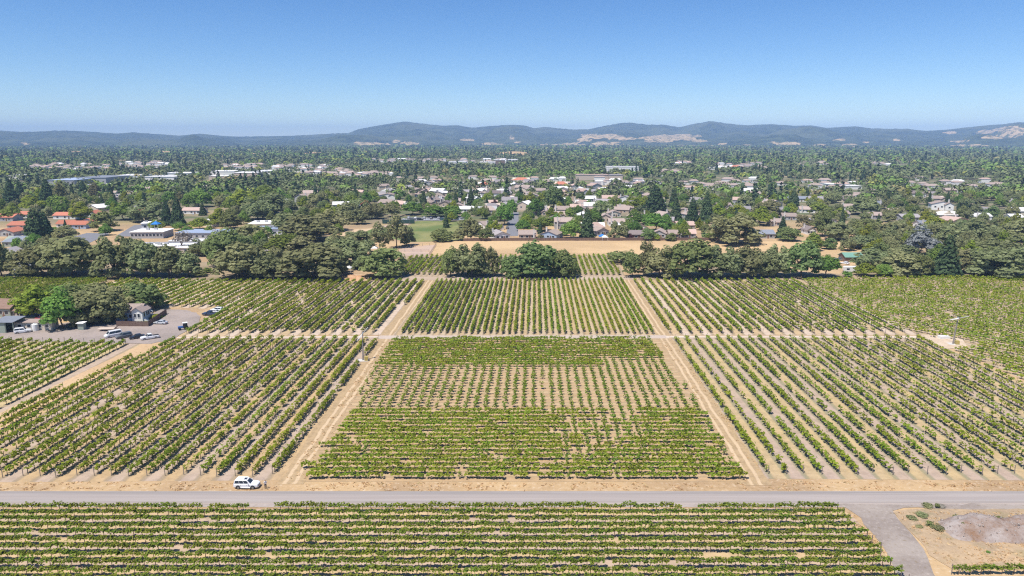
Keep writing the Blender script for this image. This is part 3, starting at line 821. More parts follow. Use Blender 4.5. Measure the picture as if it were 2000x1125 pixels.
Z1 = 'in the oak line behind the vineyards'
for a in [(0, 540, 46, 70, 'oak'), (66, 541, 78, 66, 'oak'), (134, 541, 108, 88, 'oak'), (222, 542, 78, 82, 'oak'), (284, 542, 62, 74, 'oak'), (327, 542, 60, 68, 'oak'), (367, 541, 42, 52, 'oak'),
          (437, 524, 72, 76, 'dark'), (468, 543, 92, 76, 'oak'), (522, 544, 62, 52, 'oak'), (608, 544, 114, 70, 'oak'), (700, 527, 26, 32, 'oak'), (748, 543, 76, 62, 'dark'),
          (880, 541, 34, 56, 'dark'), (920, 542, 70, 68, 'oak'), (962, 541, 32, 58, 'euc'), (1006, 542, 52, 46, 'dark'), (1050, 542, 80, 70, 'dark'), (1102, 542, 50, 56, 'dark'),
          (1235, 542, 32, 50, 'dark'), (1264, 540, 34, 68, 'euc'), (1290, 542, 62, 64, 'oak'), (1350, 543, 90, 76, 'dark'), (1410, 543, 74, 64, 'oak'), (1462, 543, 58, 62, 'oak'), (1497, 542, 52, 58, 'oak'),
          (1518, 541, 50, 62, 'oak'), (1568, 542, 66, 70, 'dark'), (1616, 542, 46, 44, 'green'), (1692, 540, 40, 26, 'lime'), (1727, 540, 34, 24, 'green'), (1762, 538, 78, 48, 'oak'), (1800, 539, 42, 42, 'dark'),
          (1850, 539, 46, 76, 'conifer'), (1886, 534, 48, 52, 'oak'), (1945, 541, 90, 58, 'oak'), (1990, 541, 56, 62, 'oak')]:
    tree_px(*a, Z1)
Z2 = 'between the oak line and the golden field'
for a in [(357, 493, 36, 42, 'bare'), (552, 500, 62, 46, 'green'), (535, 517, 38, 30, 'lime'), (600, 472, 96, 58, 'oak'), (560, 457, 62, 46, 'oak'), (642, 452, 62, 44, 'oak'), (690, 521, 76, 56, 'oak'),
          (640, 507, 54, 42, 'oak'), (741, 491, 38, 52, 'euc'), (774, 485, 44, 60, 'euc'), (794, 480, 26, 38, 'oak'), (700, 479, 52, 30, 'oak'), (862, 472, 36, 27, 'dark'), (896, 470, 20, 26, 'oak'),
          (920, 469, 32, 46, 'oak'), (948, 470, 28, 25, 'dark'), (1437, 478, 82, 60, 'oak'), (1470, 475, 30, 24, 'oak'), (1543, 471, 42, 28, 'dark'), (1590, 490, 34, 34, 'green'), (1620, 487, 27, 23, 'dark'),
          (1656, 490, 26, 30, 'oak'), (1684, 486, 48, 30, 'oak'), (1712, 500, 38, 32, 'lime'), (1708, 528, 64, 44, 'oak'), (1802, 500, 64, 56, 'silver'), (1822, 496, 26, 20, 'lime'), (1960, 512, 92, 56, 'oak'),
          (1870, 482, 62, 44, 'oak'), (1912, 474, 72, 48, 'oak'), (1992, 472, 64, 46, 'oak'), (1640, 470, 56, 40, 'oak'), (1750, 470, 62, 40, 'oak'), (1770, 505, 40, 30, 'oak'), (1835, 520, 44, 40, 'dark'), (1745, 500, 36, 30, 'oak'), (1700, 460, 50, 34, 'dark'),
          (405, 533, 18, 11, 'bush'), (185, 541, 16, 11, 'dbush'), (50, 541, 30, 12, 'dbush'), (385, 541, 26, 16, 'dbush'), (1216, 514, 52, 20, 'dbush'), (1256, 516, 44, 18, 'dbush'), (1655, 541, 18, 12, 'bush'),
          (40, 512, 24, 20, 'yellow'), (100, 520, 60, 44, 'oak'), (255, 505, 50, 40, 'oak'), (390, 500, 44, 34, 'oak'), (490, 480, 60, 46, 'oak'), (470, 500, 50, 40, 'dark'), (655, 535, 34, 26, 'oak'), (580, 500, 60, 40, 'oak')]:
    tree_px(*a, Z2)
Z3 = 'around the white cottage by the car park'
for a in [(66, 622, 78, 62, 'lime'), (120, 643, 62, 72, 'green'), (184, 632, 98, 80, 'oak'), (222, 630, 52, 52, 'oak'), (270, 606, 78, 56, 'dark'), (142, 610, 80, 60, 'dark'), (158, 638, 44, 50, 'oak'), (236, 612, 60, 54, 'oak'), (105, 606, 50, 44, 'green'), (190, 606, 70, 56, 'oak')]:
    tree_px(*a, Z3)
Z4 = 'among the red roofs and school buildings'
for a in [(68, 472, 42, 62, 'conifer'), (86, 470, 36, 54, 'conifer'), (200, 452, 44, 40, 'dark'), (326, 440, 22, 48, 'conifer'), (347, 441, 26, 54, 'conifer'), (283, 434, 60, 42, 'oak'), (385, 405, 46, 34, 'green'),
          (450, 447, 38, 40, 'dark'), (430, 442, 42, 32, 'lime'), (215, 394, 18, 34, 'conifer'), (163, 390, 20, 34, 'conifer'), (396, 421, 14, 24, 'conifer'), (305, 388, 42, 22, 'lime'), (155, 430, 42, 32, 'lime'),
          (28, 512, 20, 16, 'yellow'), (126, 470, 40, 30, 'oak'), (206, 460, 22, 20, 'green'), (350, 450, 24, 16, 'green'), (365, 462, 28, 18, 'green'), (410, 462, 20, 20, 'green'), (305, 449, 30, 18, 'green'), (240, 430, 44, 30, 'green'),
          (20, 430, 36, 26, 'green'), (60, 415, 44, 30, 'lime'), (110, 412, 40, 28, 'green'), (390, 448, 44, 22, 'lime'), (20, 400, 26, 44, 'conifer'), (40, 396, 22, 42, 'conifer'), (92, 404, 30, 50, 'conifer'), (120, 405, 26, 46, 'euc'), (103, 460, 22, 16, 'bush'), (128, 450, 8, 20, 'conifer'),
          (185, 394, 22, 36, 'euc'), (500, 430, 60, 44, 'oak'), (535, 420, 60, 44, 'oak'), (470, 410, 50, 36, 'lime'), (515, 400, 50, 36, 'green')]:
    tree_px(*a, Z4)
Z5 = 'in the estate beyond the golden field'
for a in [(1280, 418, 44, 54, 'conifer'), (1316, 405, 20, 36, 'conifer'), (1320, 432, 22, 46, 'conifer'), (1380, 432, 26, 54, 'conifer'), (1352, 440, 26, 52, 'conifer'), (1147, 463, 28, 56, 'conifer'), (1082, 408, 36, 44, 'dark'), (1115, 466, 36, 34, 'green'),
          (1280, 452, 52, 36, 'green'), (1207, 468, 34, 36, 'oak'), (1266, 470, 24, 24, 'dark'), (1282, 470, 16, 13, 'lime'), (1320, 463, 18, 25, 'green'), (1311, 471, 20, 17, 'dark'), (1442, 422, 32, 22, 'lime'), (1485, 441, 42, 34, 'lime'),
          (1230, 468, 12, 12, 'russet'), (1056, 470, 14, 12, 'euc'), (985, 440, 34, 40, 'green'), (968, 455, 26, 22, 'lime'), (1022, 452, 30, 22, 'green'), (1060, 452, 44, 30, 'green'), (1078, 428, 24, 20, 'lime'), (1095, 452, 10, 36, 'palm'), (915, 452, 22, 28, 'green'),
          (1160, 440, 30, 28, 'green'), (1175, 420, 40, 28, 'oak'), (1240, 440, 30, 26, 'green'), (1225, 452, 20, 20, 'green'), (1398, 462, 34, 24, 'oak'), (1390, 470, 18, 16, 'lime'), (1378, 468, 16, 14, 'dbush'), (1550, 407, 26, 34, 'conifer'), (1528, 465, 22, 40, 'conifer'),
          (1608, 462, 34, 52, 'dark'), (1688, 420, 52, 36, 'oak'), (1545, 418, 26, 20, 'lime'), (1600, 420, 34, 26, 'green'), (1570, 450, 34, 30, 'euc'), (1700, 440, 8, 24, 'palm'), (1640, 430, 30, 22, 'lime'), (1590, 405, 30, 22, 'lime'), (1830, 450, 40, 26, 'lime'), (1790, 462, 26, 18, 'lime'),
          (827, 405, 16, 30, 'conifer'), (890, 405, 14, 30, 'conifer'), (725, 428, 40, 36, 'oak'), (765, 424, 34, 26, 'euc'), (805, 420, 40, 26, 'green'), (850, 424, 44, 24, 'green'), (880, 424, 40, 22, 'green'), (920, 402, 16, 34, 'conifer'), (700, 420, 40, 34, 'oak'), (678, 432, 40, 40, 'oak'),
          (1000, 420, 22, 30, 'green'), (1045, 420, 34, 30, 'green'), (1036, 400, 24, 22, 'lime'), (1240, 410, 44, 22, 'lime'), (1455, 410, 30, 30, 'oak'), (1500, 425, 50, 34, 'oak'), (1420, 450, 40, 26, 'lime'), (1400, 430, 30, 28, 'lime')]:
    tree_px(*a, Z5)

# ------------------------------------------------------------------ buildings
for k, c in {'white': (.78, .76, .72), 'cream': (.62, .54, .43), 'blue': (.36, .45, .58), 'grey': (.40, .40, .40), 'tan': (.50, .40, .30), 'sand': (.58, .47, .38), 'greenish': (.30, .34, .28), 'brown': (.22, .15, .11)}.items():  # blue: shade on pale walls put into the colour, not paint
    M['w_' + k] = plain('painted ' + k, c, .8, .06, 1.5)
for k, c in {'tan': (.40, .315, .27), 'grey': (.33, .30, .30), 'dark': (.22, .18, .17), 'red': (.50, .19, .12), 'white': (.78, .76, .74), 'blue': (.30, .36, .47), 'brown': (.27, .175, .13), 'green': (.22, .42, .33), 'pink': (.50, .36, .30), 'slate': (.24, .26, .30)}.items():
    M['r_' + k] = roofmat('roof ' + k, c)
M['glass'] = plain('window glass', (.03, .04, .055), .15, .1, 1, .5)
M['trim'] = plain('white trim', (.74, .73, .70), .6, .04)
M['door'] = plain('painted door', (.20, .12, .08), .6)
M['brick'] = plain('chimney stucco', (.66, .62, .58), .9, .12, 5)
M['fence'] = plain('fence boards', (.17, .11, .085), .9, .3, 2)
M['steel'] = plain('galvanised steel', (.52, .53, .54), .4, .12, 4, .5, .6)
M['rust'] = plain('rusty steel', (.23, .12, .075), .8, .35, 4)
M['concrete'] = plain('concrete', (.55, .52, .48), .9, .12, 1.5)
M['black'] = plain('black plastic', (.02, .02, .022), .6)
M['tyre'] = plain('tyre rubber', (.022, .022, .024), .8)
M['asphalt'] = plain('estate street asphalt', (.20, .20, .215), .9, .12, .4)
BLD = []            # (descr, zone, root)
WIN = {}
def win_mesh(w, h):
    k = (round(w, 1), round(h, 1))
    if k not in WIN:
        b = MB(); b.box(-w / 2, w / 2, -.05, .05, -h / 2, h / 2, 0)
        f = MB(); f.box(-w / 2 - .1, w / 2 + .1, -.07, .07, h / 2, h / 2 + .1); f.box(-w / 2 - .1, w / 2 + .1, -.07, .07, -h / 2 - .1, -h / 2)
        f.box(-w / 2 - .1, -w / 2, -.07, .07, -h / 2, h / 2); f.box(w / 2, w / 2 + .1, -.07, .07, -h / 2, h / 2)
        WIN[k] = (b.mesh('window', M['glass']), f.mesh('frame', M['trim']))
    return WIN[k]
def add_window(root, x, y, z, rz, w=1.5, h=1.2, frame=True):
    a, b = win_mesh(w, h)
    o = obj('window', a, root, (x, y, z), rz)
    if frame: obj('frame', b, o)
    return o
def house(x, y, w, d, wall, roof, rz=0, h=2.9, rh=2.0, ridge='x', chimney=1, wins=True, garage=False, zone='', hip=False, name='house', cat='house', descr=None, wing=False):
    root = thing(name, None, cat, (x, y, 0), rz)
    W = MB(); Rf = MB(); e = .5; t = .18
    def block(W, Rf, x0, x1, y0, y1, h, rh, ridge):
        mx, my = (x0 + x1) / 2, (y0 + y1) / 2
        if ridge == 'x':
            W.add([(x0, y0, 0), (x1, y0, 0), (x1, y1, 0), (x0, y1, 0), (x0, y0, h), (x1, y0, h), (x1, y1, h), (x0, y1, h), (x0, my, h + rh), (x1, my, h + rh)],
                  [(0, 1, 5, 4), (2, 3, 7, 6), (1, 2, 6, 9, 5), (3, 0, 4, 8, 7), (4, 5, 9, 8), (6, 7, 8, 9)])
            k = rh / ((y1 - y0) / 2); dz = e * k; i = min(my - y0, (x1 - x0) * .3) if hip else -e
            for sgn, ya, yb in ((1, y0 - e, my), (-1, y1 + e, my)):
                za, zb = h - dz + .04, h + rh + .04
                a = [(x0 - e, ya, za), (x1 + e, ya, za), (x1 - i, yb, zb), (x0 + i, yb, zb)]
                v = a + [(p[0], p[1], p[2] + t) for p in a]
                Rf.add(v, [(4, 5, 6, 7), (3, 2, 1, 0), (0, 1, 5, 4), (1, 2, 6, 5), (2, 3, 7, 6), (3, 0, 4, 7)])
            if hip:
                for xa, s_ in ((x0 - e, 1), (x1 + e, -1)):
                    za = h - dz + .04
                    a = [(xa, y1 + e, za), (xa, y0 - e, za), ((x0 + i) if s_ > 0 else (x1 - i), my, h + rh + .04)]
                    if s_ < 0: a = [a[1], a[0], a[2]]
                    v = a + [(p[0], p[1], p[2] + t) for p in a]
                    Rf.add(v, [(3, 4, 5), (2, 1, 0), (0, 1, 4, 3), (1, 2, 5, 4), (2, 0, 3, 5)])
        else:
            W.add([(x0, y0, 0), (x1, y0, 0), (x1, y1, 0), (x0, y1, 0), (x0, y0, h), (x1, y0, h), (x1, y1, h), (x0, y1, h), (mx, y0, h + rh), (mx, y1, h + rh)],
                  [(0, 1, 5, 8, 4), (2, 3, 7, 9, 6), (1, 2, 6, 5), (3, 0, 4, 7), (5, 6, 9, 8), (7, 4, 8, 9)])
            k = rh / ((x1 - x0) / 2); dz = e * k
            for xa in (x0 - e, x1 + e):
                za, zb = h - dz + .04, h + rh + .04
                a = [(xa, y0 - e, za), (mx, y0 - e, zb), (mx, y1 + e, zb), (xa, y1 + e, za)]
                v = a + [(p[0], p[1], p[2] + t) for p in a]
                Rf.add(v, [(7, 6, 5, 4), (0, 1, 2, 3), (0, 4, 5, 1), (1, 5, 6, 2), (2, 6, 7, 3), (3, 7, 4, 0)] if xa > mx else [(4, 5, 6, 7), (3, 2, 1, 0), (0, 1, 5, 4), (1, 2, 6, 5), (2, 3, 7, 6), (3, 0, 4, 7)])
    block(W, Rf, -w / 2, w / 2, -d / 2, d / 2, h, rh, ridge)
    if wing: block(W, Rf, w * .08, w * .46, -d / 2 - d * .35, -d / 2 + .3, h - .06, rh * .75, 'y')
    W.build('wall', M['w_' + wall], root); Rf.build('roof', M['r_' + roof], root)
    if chimney:
        b = MB(); b.box(-.45, .45, -.35, .35, 0, h + rh + 1.3); b.box(-.55, .55, -.45, .45, h + rh + 1.3, h + rh + 1.45)
        b.build('chimney', M['brick'], root, (-w / 2 + w * .12 if chimney == 1 else w / 2 - w * .12, -d / 2 - .36 if ridge == 'x' else d * .2, 0))
    if wins:
        yy = -d / 2 - .03
        for fx in (-.32, -.02, .3):
            if wing and fx > 0: add_window(root, w * .27, -d / 2 - d * .35 - .03, h * .52, 0)
            else: add_window(root, w * fx, yy, h * .55, 0)
        add_window(root, w / 2 + .03, 0, h * .55, math.pi / 2); add_window(root, -w / 2 - .03, d * .1, h * .55, math.pi / 2)
        b = MB(); b.box(-.5, .5, -.06, .06, 0, 2.1); b.build('door', M['door'], root, (w * .14 if not wing else -w * .17, yy, 0))
    if garage:
        b = MB(); b.box(-2.3, 2.3, -.05, .05, 0, 2.2); b.build('garage_door', M['trim'], root, (-w * .25, d / 2 + .02, 0), math.pi)
    BLD.append((descr or f'{ {"tan":"tan-roofed","grey":"grey-roofed","dark":"dark-roofed","red":"red-roofed","white":"white-roofed","blue":"blue-grey-roofed","brown":"brown-roofed","green":"green-roofed","pink":"pinkish-roofed","slate":"slate-roofed"}[roof]} {wall if wall not in ("sand","greenish") else {"sand":"sand-coloured","greenish":"dull green"}[wall]} house', zone, root))  # a blue wall is named after the shade in its colour
    PLACED.append((x, y, max(w, d) * .62))
    return root
def house_px(bx, by, wpx, d, wall, roof, **kw):
    x, y = P(bx, by); return house(x, y + d / 2, wpx / S(by), d, wall, roof, **kw)

EST = 'in the estate beyond the golden field'
for a, kw in [((975, 468, 30, 12, 'white', 'grey'), dict(ridge='y', rz=.35)), ((1030, 467, 33, 10, 'tan', 'tan'), dict(ridge='x', chimney=2)), ((1078, 467, 34, 12, 'blue', 'tan'), dict(ridge='y', rz=-.4)),  # the blue wall has its gable's shade put into the colour
        ((1172, 460, 28, 12, 'grey', 'tan'), dict(ridge='y', rz=.3)), ((1243, 467, 36, 10, 'brown', 'dark'), dict(ridge='x', chimney=0)), ((1292, 465, 26, 11, 'grey', 'tan'), dict(ridge='y', rz=-.3, chimney=0)), ((1316, 466, 18, 9, 'tan', 'tan'), dict(chimney=0)),
        ((1345, 465, 32, 11, 'grey', 'pink'), dict(ridge='x', rz=-.15)), ((952, 448, 34, 16, 'white', 'tan'), dict(ridge='x', rz=.5, wing=True)), ((1055, 420, 26, 13, 'sand', 'tan'), dict(ridge='x', wing=True, chimney=2)), ((1200, 424, 26, 12, 'cream', 'tan'), dict(ridge='y')),
        ((1205, 442, 30, 12, 'white', 'tan'), dict(ridge='x', wing=True)), ((1222, 412, 30, 12, 'sand', 'tan'), dict(ridge='x')), ((1250, 452, 26, 11, 'white', 'tan'), dict(ridge='y', rz=.1)), ((1340, 448, 34, 12, 'grey', 'pink'), dict(ridge='x')), ((960, 402, 22, 11, 'sand', 'pink'), dict(wing=True)),
        ((996, 406, 24, 11, 'grey', 'grey'), dict(ridge='x')), ((1132, 400, 22, 12, 'grey', 'tan'), dict(ridge='y')), ((1110, 440, 24, 12, 'sand', 'tan'), dict()), ((1090, 426, 26, 11, 'tan', 'tan'), dict()), ((1180, 400, 30, 11, 'sand', 'grey'), dict(ridge='x', rz=-.3)),
        ((1415, 408, 28, 11, 'cream', 'tan'), dict(wing=True)), ((1362, 396, 22, 11, 'white', 'grey'), dict()), ((1450, 415, 36, 11, 'white', 'grey'), dict(rz=-.3)), ((1495, 466, 36, 10, 'grey', 'slate'), dict(ridge='x', chimney=0)), ((1520, 442, 24, 12, 'sand', 'tan'), dict()), ((1545, 430, 26, 12, 'grey', 'tan'), dict(ridge='x', rz=-.2)),
        ((1580, 416, 28, 12, 'white', 'tan'), dict(rz=-.2)), ((1585, 458, 18, 10, 'white', 'dark'), dict(ridge='y')), ((1535, 418, 20, 10, 'brown', 'grey'), dict()), ((1780, 432, 36, 12, 'grey', 'grey'), dict(ridge='x')), ((1800, 418, 22, 10, 'white', 'grey'), dict(ridge='y')),
        ((1935, 418, 30, 11, 'white', 'grey'), dict(ridge='y')), ((1920, 430, 34, 10, 'white', 'white'), dict()), ((1730, 404, 30, 11, 'grey', 'slate'), dict()), ((1655, 410, 26, 10, 'white', 'tan'), dict()), ((1560, 394, 40, 12, 'white', 'slate'), dict(ridge='x')), ((1988, 432, 24, 11, 'white', 'white'), dict()),
        ((1712, 428, 26, 11, 'grey', 'tan'), dict()), ((1750, 420, 24, 11, 'sand', 'tan'), dict()), ((1650, 425, 20, 10, 'grey', 'tan'), dict()), ((1810, 446, 24, 10, 'white', 'slate'), dict())]:
    kw.setdefault('chimney', 1); house_px(*a, zone=EST, **kw)
RED = 'among the red roofs on the far left'
for a, kw in [((150, 447, 36, 12, 'blue', 'red'), dict(ridge='x')), ((128, 428, 48, 11, 'white', 'red'), dict(ridge='x')), ((172, 440, 26, 12, 'blue', 'red'), dict(ridge='y')), ((8, 432, 34, 12, 'grey', 'red'), dict(ridge='x')), ((32, 448, 34, 12, 'grey', 'red'), dict(ridge='x')), ((10, 462, 34, 13, 'grey', 'red'), dict(ridge='y')),  # blue walls carry shade in their colour
        ((40, 426, 26, 10, 'white', 'red'), dict()), ((178, 424, 18, 10, 'white', 'red'), dict(ridge='y')), ((30, 482, 50, 12, 'greenish', 'slate'), dict(ridge='x', hip=True, rh=2.6)), ((8, 505, 30, 10, 'white', 'grey'), dict(ridge='y')), ((125, 445, 30, 10, 'white', 'red'), dict(rz=.1)), ((270, 418, 22, 10, 'white', 'red'), dict()), ((375, 418, 40, 12, 'white', 'pink'), dict())]:
    kw.setdefault('chimney', 0); house_px(*a, zone=RED, **kw)

# flat-roofed school and business buildings, far warehouses
def flat(bx, by, wpx, d, h, wall, roof, descr, rz=0, nwin=0, name='flat_roofed_building', cat='building', bands=0):
    x, y = P(bx, by); w = wpx / S(by)
    root = thing(name, descr, cat, (x, y + d / 2, 0), rz)
    MB().box(-w / 2, w / 2, -d / 2, d / 2, 0, h).build('wall', M['w_' + wall], root)
    r = MB(); r.box(-w / 2 - .5, w / 2 + .5, -d / 2 - .5, d / 2 + .5, h, h + .35); r.build('roof', M['r_' + roof], root)
    for k in range(2 + int(w / 22)):
        MB().box(-1, 1, -.8, .8, 0, 1.1).build('rooftop_unit', M['w_grey'], root, ((TR.random() - .5) * w * .8, (TR.random() - .5) * d * .5, h + .35))
    for k in range(nwin): add_window(root, -w / 2 + (k + .5) * w / nwin, -d / 2 - .03, h * .55, 0, 1.6, 1.3)
    PLACED.append((x, y + d / 2, max(w, d) * .5))
    if by < 390: CLEAR.append((x, y, w, 25 + 2.4 * (390 - by)))
    return root
flat(286, 466, 62, 16, 4, 'grey', 'white', 'white flat-roofed school block with a row of dark windows', .06, 9)
flat(392, 468, 96, 18, 4, 'grey', 'blue', 'long blue-grey roofed school hall behind the oaks', -.04, 8)
flat(380, 482, 98, 9, 3.2, 'white', 'white', 'long narrow white walkway roof in front of the school hall', 0, 0)
flat(330, 492, 80, 10, 3.2, 'sand', 'white', 'low pale roofed annex nearest the oak line', .1, 4)
flat(372, 496, 60, 9, 3.2, 'sand', 'white', 'low white annex behind the sparse pale tree', -.1, 4)
flat(512, 452, 56, 20, 5, 'white', 'white', 'white flat-roofed block left of the oak wood', .12, 6)
flat(520, 463, 52, 16, 5, 'white', 'blue', 'pale blue roofed block just in front of the white flat-roofed block', .15, 6)
flat(470, 470, 40, 14, 4, 'sand', 'white', 'small pale block beside the blue roofed block', .1, 3)
flat(285, 448, 24, 12, 4, 'white', 'white', 'small white block behind the blue tent', .3, 2)
flat(420, 442, 44, 14, 4, 'white', 'white', 'white roofed block behind the school hall trees', 0, 4)
for a in [(120, 366, 52, 60, 9, 'grey', 'blue', 'long grey-blue warehouse on the far left, nearer end'), (180, 362, 56, 60, 10, 'grey', 'slate', 'long grey-blue warehouse on the far left, farther end'), (28, 352, 20, 30, 7, 'white', 'white', 'small white warehouse at the far left edge'),
          (250, 352, 44, 40, 7, 'white', 'white', 'white warehouse just right of the grey-blue warehouse'), (310, 355, 60, 40, 7, 'white', 'white', 'long white warehouse left of the conifer group'), (345, 347, 50, 40, 7, 'white', 'white', 'white warehouse behind the long white warehouse'),
          (432, 343, 50, 44, 7, 'white', 'white', 'white warehouse behind the thin conifers'), (425, 352, 34, 30, 6, 'sand', 'white', 'low white building in front of the thin conifers'), (480, 346, 46, 40, 7, 'sand', 'white', 'white warehouse right of the thin conifers'), (515, 342, 26, 40, 7, 'white', 'white', 'last white warehouse of the row beside tall conifers'),
          (185, 369, 34, 24, 5, 'white', 'white', 'small white shed in front of the grey-blue warehouse'), (893, 322, 34, 40, 7, 'white', 'white', 'bright white flat building in the distant town centre'), (952, 323, 30, 40, 7, 'white', 'white', 'white shop building beside the dark red building'), (975, 321, 22, 40, 10, 'brown', 'white', 'dark red flat building in the distant town centre'),
          (1003, 318, 22, 40, 8, 'white', 'white', 'white distant building right of the dark red one'), (1216, 336, 62, 20, 10, 'white', 'white', 'long white three-storey hospital above the trees'), (1157, 352, 62, 20, 8, 'sand', 'pink', 'long pinkish flat-roofed apartment block'), (1204, 354, 24, 20, 9, 'sand', 'grey', 'grey roofed apartment block right of the pinkish one'),
          (1635, 368, 26, 24, 5, 'white', 'white', 'white building with a dark roof edge in the right-hand wood'), (1665, 370, 36, 24, 4, 'white', 'white', 'long low white building in the right-hand wood'), (1205, 448, 14, 10, 3, 'white', 'white', 'tiny white garage in the estate'), (712, 345, 30, 30, 6, 'white', 'white', 'white buildings left of the estate hill')]:
    flat(*a, nwin=(12 if 'hospital' in a[7] else 0))
for a, dsc in [((948, 367, 30, 16, 'white', 'red'), 'red-tiled large house above the estate'), ((1018, 357, 34, 16, 'cream', 'red'), 'red hip-roofed white hall behind the estate'), ((1096, 366, 26, 14, 'cream', 'red'), 'red-tiled low hall beside the apartments'),
               ((1440, 330, 26, 20, 'white', 'red'), 'red-roofed white church hall in the distance'), ((1410, 331, 20, 20, 'white', 'white'), 'white hall left of the red-roofed church hall'), ((1320, 322, 24, 20, 'white', 'red'), 'distant red-roofed house on the far wood edge')]:
    house_px(*a, zone=None, descr=dsc, hip=True, h=4, rh=3, chimney=0, wins=True)

# far-off houses that fill the estate
FR_ = random.Random(3)
def free(x, y, r):
    return all((x - a) ** 2 + (y - b) ** 2 > (r + c) ** 2 for a, b, c in PLACED)
def inpoly(x, y, poly):
    c = False; n = len(poly); j = n - 1
    for i in range(n):
        xi, yi = poly[i]; xj, yj = poly[j]
        if (yi > y) != (yj > y) and x < (xj - xi) * (y - yi) / (yj - yi) + xi: c = not c
        j = i
    return c
def fill(poly_px, tries, rmin, fn, limit):
    poly = px(poly_px); xs = [p[0] for p in poly]; ys = [p[1] for p in poly]; k = 0
    for _ in range(tries):
        x = FR_.uniform(min(xs), max(xs)); y = FR_.uniform(min(ys), max(ys))
        if inpoly(x, y, poly) and free(x, y, rmin): fn(x, y); k += 1
        if k >= limit: break
    return k
# estate street and drives stand clear of houses and trees
STREET = px([(988, 461), (1012, 461), (1013, 415), (996, 415)])
for yy in range(415, 462, 5): x_, y_ = P(1002, yy); PLACED.append((x_, y_, 6))
FIELD = px([(700, 452), (760, 436), (900, 432), (912, 436), (906, 471), (800, 474), (640, 490)])
for yy in range(436, 474, 6):
    for xx in range(760, 910, 10): x_, y_ = P(xx, yy); PLACED.append((x_, y_, 5))
GOLDF = [(770, 499), (905, 471), (1425, 471), (1500, 470), (1700, 470), (1660, 512), (1230, 497)]
for yy in range(473, 500, 5):
    for xx in range(790, 1660, 14):
        if not (1405 < xx < 1470): x_, y_ = P(xx, yy); PLACED.append((x_, y_, 5))
for xx in range(440, 520, 10): x_, y_ = P(xx - 160, 478); PLACED.append((x_, y_, 8))
ROOFS = ['tan', 'tan', 'tan', 'grey', 'grey', 'pink', 'dark', 'white']; WALLS = ['white', 'cream', 'grey', 'sand', 'tan']
def estate_house(zone, far=False):
    def fn(x, y):
        near = PIX(x, y)[1] > 392
        house(x, y, 11 + FR_.random() * 7, 9 + FR_.random() * 5, FR_.choice(WALLS), FR_.choice(ROOFS), rz=FR_.choice([0, 0, .2, -.3, 1.5, .4, 1.2]), h=2.9 if FR_.random() < .65 else 5.2, rh=1.9 + FR_.random(),
              ridge=FR_.choice('xxy'), chimney=FR_.choice([0, 1, 2]) if near else 0, wins=near, hip=FR_.random() < .3, wing=FR_.random() < .4, zone=zone)
    return fn
fill([(745, 374), (1240, 374), (1300, 392), (1420, 455), (1100, 455), (1000, 430), (760, 414)], 4000, 9, estate_house(EST), 85)
fill([(740, 358), (1300, 360), (1240, 378), (745, 378)], 2500, 9, estate_house('in the estate, beyond its nearer half'), 40)
fill([(1420, 382), (2060, 372), (2060, 440), (1700, 440), (1500, 445)], 1500, 13, estate_house('among the trees on the right'), 26)
fill([(-60, 376), (700, 366), (690, 420), (440, 408), (-60, 418)], 1200, 15, estate_house('among the trees on the left'), 22)

# trees that fill the town, one by one, as far as they can be told apart
def wild(mixk, zone, hs):
    def fn(x, y):
        k = FR_.choices([m[0] for m in mixk], [m[1] for m in mixk])[0]
        h = FR_.uniform(*hs) * (1.25 if k == 'conifer' else 1)
        w = h * (FR_.uniform(.32, .48) if k == 'conifer' else FR_.uniform(.8, 1.25))
        tree(k, x, y, w, h, zone)
    return fn
fill([(930, 388), (1500, 388), (1560, 420), (1420, 468), (905, 468), (830, 425), (740, 420), (740, 388)], 6000, 2.6, wild([('green', .45), ('lime', .2), ('oak', .2), ('dark', .12), ('conifer', .1), ('russet', .01)], Z5, (5.5, 10.5)), 230)
fill([(1500, 388), (2080, 388), (2080, 500), (1850, 480), (1640, 466), (1560, 440)], 6000, 3.5, wild([('oak', .55), ('dark', .16), ('green', .15), ('lime', .08), ('conifer', .06)], 'in the wooded suburb on the right', (7, 13)), 130)
fill([(-80, 388), (740, 388), (740, 420), (700, 440), (560, 430), (480, 440), (420, 408), (-80, 440)], 6000, 3.5, wild([('oak', .42), ('green', .22), ('lime', .14), ('conifer', .16), ('euc', .06), ('dark', .1)], 'in the wooded suburb on the left', (8, 14)), 140)
fill([(-60, 500), (60, 532), (240, 532), (240, 505), (60, 480)], 900, 3, wild([('oak', .8), ('green', .2)], Z2, (7, 11)), 10)
fill([(430, 480), (430, 530), (700, 532), (690, 470), (560, 440)], 1500, 2, wild([('oak', .8), ('green', .2)], Z2, (8, 12)), 22)
fill([(1690, 535), (1680, 460), (2100, 440), (2100, 536)], 3000, 1.5, wild([('oak', .62), ('dark', .2), ('green', .1), ('lime', .08)], Z2, (8, 12.5)), 60)

